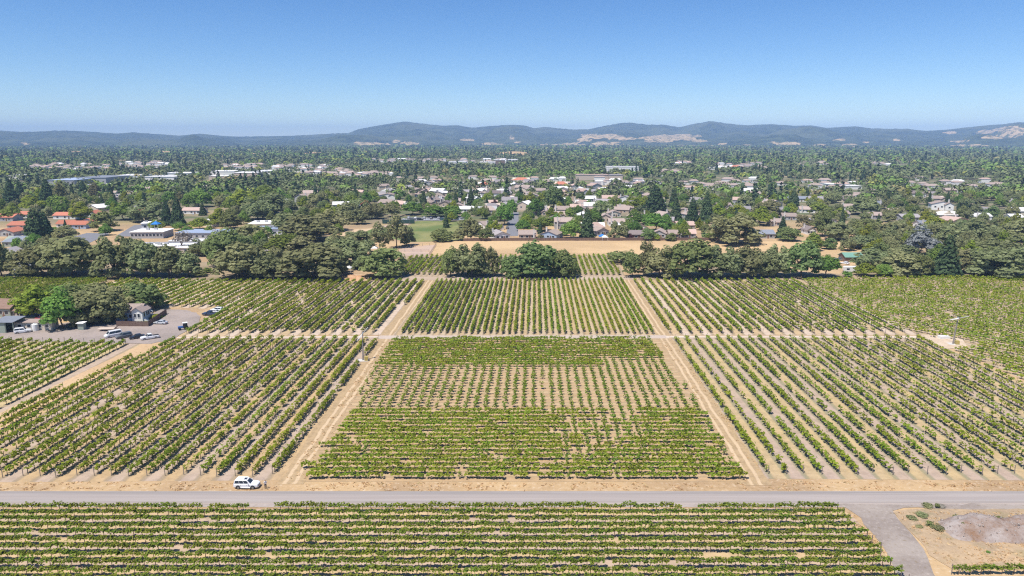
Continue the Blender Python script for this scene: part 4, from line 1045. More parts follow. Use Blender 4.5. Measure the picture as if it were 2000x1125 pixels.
# everything farther off reads as one mass of crowns
FARZ = [((430, 640), (325, 332), 50), ((640, 770), (340, 348), 34), ((560, 690), (335, 345), 36), ((720, 1000), (313, 319), 40), ((60, 220), (324, 334), 36), ((230, 330), (318, 330), 24), ((1390, 1500), (322, 332), 20), ((1320, 1350), (318, 324), 8), ((1560, 1620), (320, 328), 9), ((1700, 1740), (320, 326), 7), ((1760, 1960), (352, 372), 14), ((1520, 1700), (356, 374), 12),
        ((760, 1300), (350, 362), 26), ((1330, 1480), (355, 375), 22), ((1290, 1340), (336, 344), 10)]
def far_trees():
    rng = np.random.default_rng(99)
    V, Q, T = [], [], []; off = 0
    half = math.radians(44)
    tre = np.array([(a, b, c) for a, b, c in PLACED if b > 600])
    for d0, d1, area, nq, leaf, hmin, hmax in ((690, 1100, 190, 44, .17, 8, 15), (1100, 1700, 260, 30, .21, 8, 16), (1700, 2700, 420, 20, .27, 8, 17), (2700, 4100, 800, 14, .34, 9, 18), (4100, 5600, 1500, 10, .42, 9, 19)):
        A = half * (d1 * d1 - d0 * d0); n = int(A / area)
        r = np.sqrt(d0 * d0 + (d1 * d1 - d0 * d0) * rng.random(n)); th = (rng.random(n) * 2 - 1) * half
        x = r * np.sin(th); y = r * np.cos(th)
        keep = fbm(x / 160, y / 160, 3, 3) + .35 * rng.random(n) > (.50 if d0 > 1000 else .42)
        # open ground round the buildings
        for i0 in range(0, len(tre), 200):
            b = tre[i0:i0 + 200]
            keep &= ~(((x[:, None] - b[None, :, 0]) ** 2 + (y[:, None] - b[None, :, 1]) ** 2 < (b[None, :, 2] * 1.0 + 2) ** 2).any(1))
        keep &= y > 690
        for bx, by, bw, bd in CLEAR:
            L = math.hypot(bx, by); ux, uy = bx / L, by / L
            al = (x - bx) * ux + (y - by) * uy; la = np.abs(-(x - bx) * uy + (y - by) * ux)
            keep &= ~((al > -bd) & (al < 20) & (la < bw * .5 + 3) & (rng.random(n) < .93))
        qx, qy = PIX(x, y); low = np.zeros(n, bool)
        for (xa, xb), (ya, yb), c_ in FARZ: low |= (qx > xa) & (qx < xb) & (qy > ya) & (qy < yb + 6)
        keep &= ~(low & (rng.random(n) < .35))
        x, y, low = x[keep], y[keep], low[keep]; n = len(x)
        h = hmin + (hmax - hmin) * rng.random(n) ** 1.4
        tint = .3 + .3 * rng.random(n)
        zone = fbm(x / 220 + 7, y / 220, 3, 13)
        gsel = rng.random(n) < np.clip((zone - .38) * 2.2, .08, .6); tint[gsel] = .65 + .2 * rng.random(gsel.sum())
        lsel = rng.random(n) < .06; tint[lsel] = .88 + .12 * rng.random(lsel.sum())
        con = rng.random(n) < np.clip((fbm(x / 120, y / 120, 2, 19) - .45) * 1.2, .03, .30); tint[con] = .02 + .22 * rng.random(con.sum()); h[con] *= 1.5; h[low] *= .55
        w = h * rng.uniform(.9, 1.5, n); w[con] = h[con] * rng.uniform(.25, .4, con.sum())
        dd = dirs(n * nq, rng).reshape(n, nq, 3); dd[:, :, 2] = np.abs(dd[:, :, 2]) * 1.1 - .25
        rad = .5 * (.72 + .3 * rng.random((n, nq)))
        cen = np.empty((n, nq, 3))
        lump = 1 + .28 * np.sin(dd[:, :, 0] * 7 + tint[:, None] * 90) * np.sin(dd[:, :, 1] * 6 + tint[:, None] * 50)
        cen[:, :, 0] = x[:, None] + dd[:, :, 0] * rad * w[:, None] * lump; cen[:, :, 1] = y[:, None] + dd[:, :, 1] * rad * w[:, None] * lump
        cen[:, :, 2] = h[:, None] * (.52 + dd[:, :, 2] * rad * .92 * lump)
        ci = np.where(con)[0]
        if len(ci):
            z = 1 - np.sqrt(rng.random((len(ci), nq))); a = rng.random((len(ci), nq)) * 6.283; rr = (1 - z) * .5 * (.6 + .5 * rng.random((len(ci), nq)))
            cen[ci, :, 0] = x[ci, None] + np.cos(a) * rr * w[ci, None]; cen[ci, :, 1] = y[ci, None] + np.sin(a) * rr * w[ci, None]; cen[ci, :, 2] = z * h[ci, None] + .3
            dd[ci, :, 0] = np.cos(a); dd[ci, :, 1] = np.sin(a); dd[ci, :, 2] = .5
        size = (leaf * h)[:, None] * np.ones((1, nq)); size[con] *= .72
        nr = dd + rng.normal(0, .35, dd.shape) + np.array([0, 0, .25])
        v, q = leaf_quads(cen.reshape(-1, 3), nr.reshape(-1, 3), size.ravel(), rng)
        V.append(v); Q.append(q + off); off += len(v); T.append(np.repeat(tint, nq * 4))
    me = mesh_np('distant_trees', np.concatenate(V), np.concatenate(Q), mats=[M['far']], tint=np.concatenate(T))
    tag(obj('distant_trees', me), kind='stuff')
far_trees()
def far_houses():
    rng = random.Random(17); b = MB()
    for (xa, xb), (ya, yb), n in FARZ:
        for _ in range(n):
            x, y = P(rng.uniform(xa, xb), rng.uniform(ya, yb)); w = rng.uniform(9, 16) * (1 if y < 2000 else 1.5); d = rng.uniform(8, 12); h = rng.uniform(3, 6.5); rh = rng.uniform(1.5, 2.6)
            mi = rng.choice([0, 0, 0, 0, 0, 1, 2])
            x0, x1, y0, y1 = x - w / 2, x + w / 2, y - d / 2, y + d / 2
            b.add([(x0, y0, 0), (x1, y0, 0), (x1, y1, 0), (x0, y1, 0), (x0, y0, h), (x1, y0, h), (x1, y1, h), (x0, y1, h)], [(0, 1, 5, 4), (1, 2, 6, 5), (3, 0, 4, 7)], 3)
            b.add([(x0 - .4, y0 - .4, h), (x1 + .4, y0 - .4, h), (x1 + .4, y1 + .4, h), (x0 - .4, y1 + .4, h), (x0 + 2, y, h + rh), (x1 - 2, y, h + rh)], [(0, 1, 5, 4), (2, 3, 4, 5), (1, 2, 5), (3, 0, 4)], mi)
    tag(b.build('distant_houses', [M['r_tan'], M['r_white'], M['r_pink'], M['w_white']]), kind='stuff')
far_houses()
# bare golden fields in the far plain: low swells that stand above the trees
def swell(cx, cy_, hw, hpx, mat_, name='dry_hill'):
    x, y = P(cx, cy_); s = S(cy_); rx = hw / s; ry = rx * .55 + 60; n = 28; V = []; Fq = []
    h = hpx / s
    V.append((x, y, h))
    for k in range(1, 6):
        for i in range(n):
            a = 2 * math.pi * i / n; q = k / 5; wob = 1 + .18 * math.sin(3 * a + cx) + .1 * math.sin(5 * a + cy_)
            V.append((x + rx * q * wob * math.cos(a), y + ry * q * wob * math.sin(a), h * (1 - q ** 2) ** 1 - (2 if k == 5 else 0)))
    T3 = [(0, 1 + i, 1 + (i + 1) % n) for i in range(n)]
    Q4 = [(1 + (k - 1) * n + i, 1 + k * n + i, 1 + k * n + (i + 1) % n, 1 + (k - 1) * n + (i + 1) % n) for k in range(1, 5) for i in range(n)]
    me = mesh_np(name, V, Q4, T3, mats=[mat_]); me.polygons.foreach_set('use_smooth', [True] * len(me.polygons))
    tag(obj(name, me), kind='structure')
for a in [(1005, 305, 50, 9), (618, 304, 32, 7), (430, 306, 22, 5), (500, 305, 14, 6), (530, 303, 20, 5), (150, 300, 14, 5), (235, 301, 30, 5), (320, 301, 22, 6), (465, 305, 12, 4)]: swell(*a, M['gold'])
swell(690, 308, 60, 7, straw_mat('green vineyard hill', (.12, .16, .05), (.16, .19, .07), (.25, .25, .1), .3, .01), 'green_hill')

#@@PART3
# ------------------------------------------------------------------ fields, streets and yards
sheet('oak_litter', px([(-60, 548), (-60, 524), (230, 512), (420, 512), (430, 474), (560, 445), (690, 470), (712, 520), (655, 547)]), straw_mat('oak leaf litter', (.34, .26, .17), (.24, .19, .12), (.46, .35, .22), .3, .06))
sheet('oak_litter', px([(1245, 547), (1255, 534), (1420, 520), (1640, 535), (1700, 470), (2200, 440), (2200, 540)]), straw_mat('oak leaf litter on the right', (.36, .27, .17), (.25, .2, .13), (.46, .35, .22), .3, .06))
sheet('golden_field', px([(776, 500), (782, 485), (850, 474), (905, 470.5), (1430, 470), (1520, 472), (1720, 475), (1665, 520), (1560, 505), (1240, 499)]), M['field'], rag=1.5)
sheet('paddock', px([(772, 500), (784, 483), (852, 478), (838, 500)]), straw_mat('paddock earth', (.48, .36, .29), (.52, .37, .26), (.55, .43, .34), 0, .05))
sheet('sports_field', px([(690, 452), (712, 447), (800, 440), (815, 431.5), (908, 432.5), (914, 440), (905, 470), (800, 473)]), straw_mat('patchy turf', (.115, .165, .05), (.26, .25, .10), (.17, .20, .07), .5, .03))
sheet('infield', px([(728, 446), (772, 436), (800, 435), (797, 440)]), straw_mat('infield clay', (.50, .36, .29), (.46, .33, .26), (.52, .4, .33), 0, .1))
sheet('playground', px([(660, 462), (682, 449), (730, 446), (705, 456)]), straw_mat('playground sand', (.58, .44, .28), (.55, .4, .25), (.62, .48, .33), 0, .1))
sheet('parking_lot', px([(780, 433.5), (800, 425), (915, 424), (918, 431), (815, 431)]), M['asphalt'])
sheet('street', STREET, M['asphalt'])
sheet('street', px([(225, 462), (262, 440), (300, 437), (285, 462)]), M['asphalt'])
sheet('street', px([(0, 520), (60, 486), (170, 455), (215, 456), (120, 500), (30, 535)]), M['asphalt'])
sheet('school_yard', px([(240, 474), (470, 470), (420, 500), (300, 500)]), straw_mat('school yard paving', (.40, .36, .34), (.36, .33, .32), (.5, .46, .43), 0, .05))
sheet('street', px([(365, 414), (384, 403), (392, 404), (378, 420)]), M['asphalt'])
sheet('school_yard', px([(470, 474), (545, 456), (570, 462), (520, 492)]), bpy.data.materials['school yard paving'])
LOT = px([(-260, 655), (-260, 668), (0, 665), (295, 672), (340, 663), (385, 633), (392, 620), (384, 611), (350, 605), (316, 604), (300, 612), (120, 632)])
sheet('car_park', LOT, straw_mat('car park gravel', (.35, .29, .255), (.28, .235, .21), (.41, .345, .30), 0, .08), rag=1.2)
sheet('lawn', px([(262, 627), (286, 616), (322, 613), (324, 618), (294, 633), (268, 631)]), straw_mat('cottage lawn', (.12, .16, .045), (.15, .17, .06), (.2, .2, .08), .3, .2))
sheet('bare_earth', px([(660, 548), (690, 536), (760, 538), (752, 549)]), straw_mat('bare earth', (.47, .34, .25), (.5, .35, .22), (.52, .42, .33), 0, .1))
sheet('bare_earth', px([(1795, 662), (1800, 654), (1845, 655), (1880, 664), (1890, 678), (1850, 682)]), straw_mat('pale pad earth', (.58, .46, .34), (.52, .4, .28), (.66, .56, .45), 0, .2))

# ------------------------------------------------------------------ cottage yard on the left
house_px(236, 627, 72, 8, 'blue', 'tan', descr='white timber cottage with shade-blue wall colour under the oaks beside the car park', zone=None, h=3.2, rh=1.9, name='cottage', chimney=0)  # blue wall: shade under the oaks put into the wall colour
x, y = P(269, 628)
house(x, y + 2.6, 3.6, 5.2, 'white', 'tan', descr='small white porch wing at the right end of the cottage', zone=None, h=3.6, rh=1.3, ridge='y', chimney=0, wins=False, name='porch_wing', cat='building')
pw = BLD[-1][2]
for sx_, yy in ((.6, -1.4), (.6, .4), (.6, 1.6)): add_window(pw, 1.84, yy, 2.2, math.pi / 2, .9, 1.4)
add_window(pw, -.7, -2.64, 2.1, 0, .8, 1.3); add_window(pw, .6, -2.64, 2.1, 0, .8, 1.3)
st = MB()
for k in range(5): st.box(1.85 + k * .3, 2.15 + k * .3, -2.2, -1.0, 0, 1.0 - k * .2)
st.build('steps', M['trim'], pw)
house_px(6, 620, 40, 9, 'greenish', 'brown', descr='brown-roofed house at the left edge behind the lime tree', zone=None, h=3.4, rh=2.2, chimney=0, rz=-.12)
house_px(32, 620, 20, 7, 'greenish', 'brown', descr='lower brown-roofed wing beside the brown-roofed house', zone=None, h=2.6, rh=1.5, chimney=0, rz=-.12)
def slab_building(bx, by, w, d, h, wall, roof, name, label, cat, openside=False, slope=.5):
    x, y = P(bx, by); r = thing(name, label, cat, (x, y + d / 2, 0))
    b = MB()
    if openside:
        b.box(-w / 2, -w / 2 + .15, -d / 2, d / 2, 0, h); b.box(-w / 2 + .16, w / 2, d / 2 - .15, d / 2, 0, h); b.box(-w / 2 + .16, w * .1, -d / 2, -d / 2 + .15, 0, h)
        for q in (.1, .5): b.box(w * q - .1, w * q + .1, -d / 2, -d / 2 + .2, 0, h - .02)
    else: b.box(-w / 2, w / 2, -d / 2, d / 2, 0, h)
    b.build('wall', M['w_' + wall], r)
    a = [(-w / 2 - .3, -d / 2 - .4, h + .01), (w / 2 + .3, -d / 2 - .4, h + .01), (w / 2 + .3, d / 2 + .3, h + .01 + slope), (-w / 2 - .3, d / 2 + .3, h + .01 + slope)]
    MB().add(a + [(p[0], p[1], p[2] + .14) for p in a], [(3, 2, 1, 0), (4, 5, 6, 7), (0, 1, 5, 4), (1, 2, 6, 5), (2, 3, 7, 6), (3, 0, 4, 7)]).build('roof', M['r_' + roof], r)
    return r
slab_building(8, 651, 6.4, 6, 3.6, 'greenish', 'slate', 'open_shed', 'grey open-sided shed at the left edge of the car park', 'shed', True)
mh = slab_building(66, 645, 12.5, 3.4, 2.6, 'cream', 'tan', 'mobile_home', 'long cream mobile home between the open shed and the trees', 'mobile home', slope=.25)
for q in (-4.4, -1.4, 2.2, 4.6): add_window(mh, q, -1.73, 1.5, 0, 1.1, .9)
MB().box(-.45, .45, -.04, .04, .1, 2.1).build('door', M['trim'], mh, (.6, -1.73, 0))
sb = slab_building(158, 645, 1.9, 1.6, 2.3, 'greenish', 'white', 'garden_shed', 'little grey shed with a white lid roof beside the flatbed trailer', 'shed', slope=.1)
tk = thing('water_tank', 'white upright tank in front of the mobile home', 'tank', (*P(70, 646), 0))
MB().tube([(0, 0, 0), (0, 0, 2.2), (0, 0, 2.5)], [1.0, 1.0, .5], 14).build('tank_body', M['trim'], tk); MB().tube([(0, 0, 2.5), (0, 0, 2.65)], [.3, .3], 10).build('lid', M['steel'], tk)
# board fence round the cottage
PANEL = None
def board_fence(pts, label, h, pw_, name='wooden_fence', group=None, board=.16):
    pts = [P(*p) for p in pts]
    root = thing(name, label, 'fence', (*pts[0], 0), 0, group)
    pm = MB(); nb = int(pw_ / board)
    for k in range(nb): pm.box(k * pw_ / nb + .012, (k + 1) * pw_ / nb - .012, -.015 + (.012 if k % 2 else 0), .015 + (.012 if k % 2 else 0), .04, h - (.05 if k % 3 else 0))
    for z in (.4, h - .35): pm.box(0, pw_, .03, .09, z, z + .09)
    pme = pm.mesh('panel', M['fence']); po = MB().box(-.06, .06, -.06, .06, 0, h + .1).mesh('post', M['fence'])
    for i in range(len(pts) - 1):
        a, b = pts[i], pts[i + 1]; L = math.dist(a, b); k = max(1, round(L / pw_)); rz = math.atan2(b[1] - a[1], b[0] - a[0])
        for j in range(k):
            q = j / k; lx, ly = a[0] + (b[0] - a[0]) * q - pts[0][0], a[1] + (b[1] - a[1]) * q - pts[0][1]
            o = obj('panel', pme, root, (lx, ly, 0), rz); o.scale.x = L / k / pw_
            obj('post', po, root, (lx, ly, 0), rz)
    return root
board_fence([(228, 637.5), (290, 638), (326, 613)], 'dark brown board fence round the cottage lawn', 1.9, 2.0)
board_fence([(288, 606), (300, 604.5)], 'short dark board fence behind the white arbor', 1.9, 2.0)
board_fence([(905, 471.3), (1010, 470.6), (1160, 470.3), (1425, 469.8)], 'long red-brown board fence along the back of the estate gardens', 1.9, 2.5, board=.4)
def wire_fence(pts, label, step=5.0, h=1.5, wires=3):
    pts = [P(*p) for p in pts]; root = thing('wire_fence', label, 'fence', (*pts[0], 0))
    po = MB().box(-.07, .07, -.07, .07, 0, h).mesh('post', M['post'])
    w = MB()
    for i in range(len(pts) - 1):
        a, b = pts[i], pts[i + 1]; L = math.dist(a, b); k = max(1, round(L / step))
        for j in range(k + (i == len(pts) - 2)):
            q = j / k; obj('post', po, root, (a[0] + (b[0] - a[0]) * q - pts[0][0], a[1] + (b[1] - a[1]) * q - pts[0][1], 0))
        for z in range(wires):
            zz = h * (.35 + .6 * z / max(1, wires - 1))
            w.tube([(a[0] - pts[0][0], a[1] - pts[0][1], zz), (b[0] - pts[0][0], b[1] - pts[0][1], zz)], [.035, .035], 4)
    w.build('wires', M['rust'], root)['kind'] = 'stuff'
wire_fence([(772, 501), (1000, 499.5), (1236, 499)], 'thin wire fence along the near edge of the golden field')
wire_fence([(775, 492), (838, 492)], 'rusty pipe fence across the middle of the paddock', 4)
wire_fence([(784, 483.5), (852, 478.5), (838, 500)], 'rusty pipe fence round the back of the paddock', 4)
wire_fence([(655, 548), (690, 533)], 'short wire fence left of the orange dirt heap', 4)
# white garden arbor, hedge
x, y = P(292, 621); ab = thing('garden_arbor', 'white arched garden arbor by the cottage lawn', 'arbor', (x, y, 0), .3)
for q in (-1.0, 1.0):
    for w_ in (-.4, .4): MB().box(q - .09, q + .09, w_ - .09, w_ + .09, 0, 2.2).build('post', M['trim'], ab)
arc = MB()
for w_ in (-.4, .4): arc.tube([(-1.25 * math.cos(t), w_, 2.2 + .75 * math.sin(t)) for t in np.linspace(0, math.pi, 11)], [.1] * 11, 6)
for t in np.linspace(.15, math.pi - .15, 9): arc.box(-1.25 * math.cos(t) - .06, -1.25 * math.cos(t) + .06, -.55, .55, 2.22 + .75 * math.sin(t), 2.3 + .75 * math.sin(t))
arc.build('arch', M['trim'], ab)
rng = np.random.default_rng(5); n = 520
cen = np.stack([(rng.random(n) - .5) * 3.6, (rng.random(n) - .5) * 2.4, rng.random(n) ** .6 * 1.5], 1); k = np.sqrt((cen[:, 0] / 1.9) ** 2 + (cen[:, 1] / 1.3) ** 2); cen[:, 2] *= np.clip(1.15 - k * .6, .2, 1)
v, q = leaf_quads(cen, np.stack([cen[:, 0] * .4, cen[:, 1] * .5, np.ones(n)], 1) + rng.normal(0, .3, (n, 3)), .3, rng)
hd = tag(obj('hedge', mesh_np('hedge', v, q, mats=[M['lime']]), None, (*P(306, 621), 0), .4), 'clipped yellow-green round hedge on the cottage lawn', 'hedge')

# ------------------------------------------------------------------ vehicles
PAINT = {}
def paint(c, name):
    if name not in PAINT:
        m = NT('car paint ' + name); m.done(m.mix(m.noise(.6, 2), tuple(x * .94 for x in c), c), .3, .5); m.b.inputs['Coat Weight'].default_value = .4; PAINT[name] = m.m
    return PAINT[name]
COL = {'white': (.80, .80, .80), 'silver': (.50, .52, .54), 'black': (.02, .022, .026), 'navy': (.03, .045, .09), 'grey': (.14, .15, .16), 'red': (.36, .03, .03), 'blue': (.04, .14, .40), 'green': (.05, .12, .10), 'tan': (.36, .30, .22)}
M['lamp'] = plain('headlamp glass', (.55, .58, .60), .15, .05, 1, .6); M['tail'] = plain('tail lamp red', (.35, .02, .02), .3); M['rim'] = plain('alloy rim', (.30, .31, .32), .35, .05, 1, .5, .6)
def panel(c, u0, u1, v0, v1, off=.012):
    c = [Vector(p) for p in c]; n = (c[1] - c[0]).cross(c[3] - c[0]).normalized()
    def at(u, v): return (c[0] * (1 - u) + c[1] * u) * (1 - v) + (c[3] * (1 - u) + c[2] * u) * v
    a = [at(u0, v0), at(u1, v0), at(u1, v1), at(u0, v1)]
    return [tuple(p - n * .02) for p in a] + [tuple(p + n * off) for p in a]
PF = [(3, 2, 1, 0), (4, 5, 6, 7), (0, 1, 5, 4), (1, 2, 6, 5), (2, 3, 7, 6), (3, 0, 4, 7)]
SPEC = {  # L, W, belt, hood z, roof z, cabin x0 x1 (bottom) x2 x3 (top), wheel radius
    'sedan': (4.6, 1.82, .95, .88, 1.46, -1.75, .95, -1.05, .25, .33), 'suv': (4.82, 1.9, 1.12, 1.10, 1.84, -2.34, 1.02, -2.12, .34, .38), 'van': (5.0, 1.95, 1.2, 1.1, 2.15, -2.45, 1.75, -2.4, 1.05, .35),
    'pickup': (5.4, 1.92, 1.08, 1.06, 1.82, -.75, 1.15, -.55, .5, .39), 'wagon': (4.6, 1.8, 1.0, .95, 1.6, -2.2, .95, -1.95, .3, .34)}
WHEEL = {}
def vehicle(kind, colour, x, y, rz, label, group=None, detail=False, cat='car', name='parked_car'):
    L, W, belt, hood, roof, x0, x1, x2, x3, wr = SPEC[kind]; pm = paint(COL[colour], colour)
    root = thing(name, label, cat, (x, y, 0), rz, group)
    def ring(x, zb, zt, w): return [(x, -w * .9, zb), (x, w * .9, zb), (x, w, zb + .18), (x, w, zt - .16), (x, w * .91, zt), (x, -w * .91, zt), (x, -w, zt - .16), (x, -w, zb + .18)]
    w = W / 2
    tail = belt if kind != 'sedan' else belt + .02
    b = MB(); b.loft([ring(-L / 2, .5, tail - .16, w * .84), ring(-L / 2 + .1, .36, tail - .03, w * .95), ring(-L / 2 + .5, .30, tail, w), ring(x1 - .2, .27, belt, w), ring(x1 + .25, .27, hood + .03, w), ring(L / 2 - .5, .30, hood - .04, w * .97), ring(L / 2 - .14, .34, hood - .14, w * .88), ring(L / 2, .46, hood - .30, w * .74)])
    if kind == 'pickup':
        bb = MB(); bb.box(-L / 2 + .12, x0 - .12, -w * .8, w * .8, belt + .005, belt + .02); bb.build('cargo_bed', M['black'], root)
    b.build('body', pm, root)
    wb, wt = w * .90, w * .74
    zb = belt - .03
    cb = [(x0, -wb, zb), (x1, -wb, zb), (x1, wb, zb), (x0, wb, zb)]; ct = [(x2, -wt, roof - .07), (x3, -wt, roof - .07), (x3, wt, roof - .07), (x2, wt, roof - .07)]
    cr = [(x2 + .12, -wt * .86, roof), (x3 - .12, -wt * .86, roof), (x3 - .12, wt * .86, roof), (x2 + .12, wt * .86, roof)]
    c = MB(); c.add(cb + ct + cr, [(0, 1, 5, 4), (1, 2, 6, 5), (2, 3, 7, 6), (3, 0, 4, 7), (4, 5, 9, 8), (5, 6, 10, 9), (6, 7, 11, 10), (7, 4, 8, 11), (8, 9, 10, 11)])
    c.build('cabin', pm, root)
    nw = 3 if detail else 2
    for side in ((cb[0], cb[1], ct[1], ct[0]), (cb[2], cb[3], ct[3], ct[2])):
        for k in range(nw):
            u0 = .05 + .90 * k / nw; u1 = .05 + .90 * (k + 1) / nw - .025
            MB().add(panel(side, u0, u1, .14, .90), PF).build('side_window', M['glass'], root)
    MB().add(panel((cb[1], cb[2], ct[2], ct[1]), .07, .93, .08, .94), PF).build('windscreen', M['glass'], root)
    MB().add(panel((cb[3], cb[0], ct[0], ct[3]), .1, .9, .3 if kind != 'sedan' else .1, .9), PF).build('rear_window', M['glass'], root)
    for s in (-1, 1):
        MB().box(L / 2 - .26, L / 2 - .04, s * w * .56 - .17, s * w * .56 + .17, hood - .34, hood - .17).build('headlight', M['lamp'], root)
        MB().box(-L / 2 - .015, -L / 2 + .12, s * w * .74 - .12, s * w * .74 + .12, tail - .42, tail - .12).build('tail_light', M['tail'], root)
        MB().box(x1 - .5, x1 - .28, s * (w + .02), s * (w + .2), belt - .02, belt + .16).build('mirror', pm, root)
        for wx in (-L * .295, L * .30):
            if wr not in WHEEL:
                t = MB(); t.tube([(0, -.12, 0), (0, -.10, 0), (0, .10, 0), (0, .12, 0)], [wr * .9, wr, wr, wr * .9], 18)
                r = MB(); r.tube([(0, -.135, 0), (0, .135, 0)], [wr * .62, wr * .62], 10); WHEEL[wr] = (t.mesh('tyre', M['tyre']), r.mesh('rim', M['rim']))
            wo = obj('wheel', WHEEL[wr][0], root, (wx, s * (w - .10), wr)); obj('rim', WHEEL[wr][1], wo)
    if detail:
        MB().box(x3 - .75, x3 - .2, -.42, .42, roof + .004, roof + .02).build('sunroof', M['glass'], root)
        for s in (-1, 1):
            MB().tube([(x2 + .2, s * wt * .93, roof + .03), (x3 - .2, s * wt * .93, roof + .03)], [.03, .03], 6).build('roof_rail', M['steel'], root)
            MB().box(-L * .2, L * .2, s * (w + .05) - .08, s * (w + .05) + .08, .36, .42).build('running_board', M['trim'], root)
            for wx in (-L * .295, L * .30): 
                ar = MB(); ar.tube([(wx + (wr + .07) * math.cos(t), s * (w + .005), wr + (wr + .07) * math.sin(t)) for t in np.linspace(0, math.pi, 9)], [.05] * 9, 5); ar.build('wheel_arch', M['black'], root)
        MB().box(L / 2 - .03, L / 2 + .015, -.5, .5, hood - .58, hood - .34).build('grille', M['black'], root)
        MB().box(L / 2 - .08, L / 2 + .05, -w * .72, w * .72, .42, .58).build('front_bumper', pm, root)
        MB().box(-L / 2 - .06, -L / 2 + .08, -w * .78, w * .78, .46, .62).build('rear_bumper', pm, root)
        for s in (-1, 1):
            for hx in (-.95, .25): MB().box(hx - .12, hx + .12, s * (w + .012) - .015, s * (w + .012) + .015, belt - .22, belt - .17).build('door_handle', M['steel'], root)
    return root
x, y = P(483, 951.5)
vehicle('suv', 'white', x, y, -.02, 'white sport utility vehicle parked on the verge beside the paved road', detail=True).scale = (.92, .92, .92)
for kind, colour, bx, by, rz, label in [
    ('sedan', 'silver', 314, 633, 3.02, 'silver sedan parked below the cottage fence corner'), ('van', 'white', 221, 658, -2.3, 'white van at the left of the four vehicles by the vines'),
    ('suv', 'grey', 242, 660, -2.3, 'dark grey wagon just right of the white van by the vines'), ('sedan', 'black', 268, 661, -2.45, 'black car between the dark wagon and the white pickup by the vines'),
    ('pickup', 'white', 293, 662, -2.5, 'white pickup at the right end of the four vehicles by the vines'), ('pickup', 'navy', 410, 616, 3.0, 'dark blue pickup at the car park tip, nearest of three'),
    ('sedan', 'white', 418, 612, 3.0, 'white sedan in the middle of three cars at the car park tip'), ('wagon', 'white', 424, 608, 3.0, 'white wagon at the back of three cars at the car park tip'),
    ('suv', 'white', 45, 650, .5, 'white estate wagon parked in front of the open shed'), ('sedan', 'red', 84, 625, .15, 'red car under the trees behind the mobile home'),
    ('suv', 'blue', 78, 620, .2, 'blue vehicle under the trees behind the mobile home'), ('wagon', 'green', 66, 623, .4, 'dull green car beside the red car behind the mobile home'),
    ('pickup', 'grey', 1640, 509, 2.8, 'dark grey truck beside the green-roofed shed'), ('suv', 'red', 1652, 508, 2.4, 'dark red vehicle at the left end of the green-roofed shed'), ('sedan', 'white', 1650, 516, 2.2, 'small white car between the trailer and the green-roofed shed'),
    ('wagon', 'silver', 1893, 533, 3.1, 'silver car under the trees right of the tall roadside conifer'), ('sedan', 'red', 1263, 449, .2, 'red car in a driveway behind the brown house'), ('sedan', 'silver', 993, 438, 1.4, 'silver car on the left side of the estate street, farther one'), ('suv', 'grey', 991, 447, 1.5, 'grey car on the left side of the estate street, nearer one'),
    ('sedan', 'white', 280, 477, .1, 'white car in front of the school block, right one'), ('sedan', 'navy', 255, 473, .2, 'dark blue car left of the school block'), ('wagon', 'silver', 300, 479, .1, 'silver car at the school block corner'), ('sedan', 'white', 1155, 448, .5, 'white car in an estate yard behind the tall conifer')]:
    x, y = P(bx, by)
    vehicle(kind, colour, x, y, rz, label)
cols = ['white', 'silver', 'grey', 'white', 'black', 'silver', 'white', 'navy', 'white', 'silver', 'green', 'white', 'black', 'silver', 'white', 'grey']
for i in range(16):
    x, y = P(790 + i * 7.4 + (i % 3), 430 - (i % 2) * 3.2)
    vehicle(['sedan', 'suv', 'wagon'][i % 3], cols[i], x, y, [.1, 1.6, 0, 1.5][i % 4], f'{cols[i]} car in the parking lot beside the sports field, {ordw(i + 1)} from the left', 'cars parked by the sports field')
# camper trailer, flatbed trailer, small tractor
x, y = P(1663, 532); ct = thing('camper_trailer', 'white camper trailer with two dark windows near the green-roofed shed', 'trailer', (x, y, 0), -.08)
b = MB(); b.loft([[(xx, -1.2, zb), (xx, 1.2, zb), (xx, 1.2, zt), (xx, -1.2, zt)] for xx, zb, zt in ((-3.7, .9, 2.6), (-3.4, .5, 2.9), (3.1, .5, 2.9), (3.7, 1.1, 2.5))]); b.build('body', M['trim'], ct)
for q in (-2.1, 1.9): add_window(ct, q, -1.23, 1.8, 0, 1.3, .7, False)
for q in (-.45, .45): obj('wheel', WHEEL[.35][0], ct, (q, -1.0, .35)); obj('wheel', WHEEL[.35][0], ct, (q, 1.0, .35))
MB().box(3.6, 4.7, -.08, .08, .45, .6).build('drawbar', M['black'], ct)
x, y = P(211, 646); ft = thing('flatbed_trailer', 'pale flatbed trailer parked in front of the dark fence', 'trailer', (x, y, 0), .05)
MB().box(-2.9, 2.4, -1.1, 1.1, .72, .9).build('deck', M['w_sand'], ft); MB().box(2.4, 3.6, -.09, .09, .6, .74).build('drawbar', M['rust'], ft)
for q in (-.5, .4):
    for s in (-.95, .95): obj('wheel', WHEEL[.33][0], ft, (q, s, .33))
MB().add([(2.4, -1.0, .9), (2.4, 1.0, .9), (3.2, .9, 1.5), (3.2, -.9, 1.5), (2.4, -1.0, 1.0), (2.4, 1.0, 1.0), (3.2, .9, 1.6), (3.2, -.9, 1.6)], PF).build('ramp', M['rust'], ft)
x, y = P(359, 644); tr_ = thing('small_tractor', 'small blue tractor with a pale cab at the head of a vine row', 'tractor', (x, y, 0), 3.7)
MB().box(.1, 1.7, -.42, .42, .7, 1.3).build('hood', paint(COL['blue'], 'blue'), tr_); MB().box(-1.2, .1, -.6, .6, .6, 1.0).build('chassis', M['black'], tr_)
cabm = MB()
for a in (-1.1, 0):
    for s in (-.6, .6): cabm.box(a - .05, a + .05, s - .05, s + .05, 1.0, 2.3)
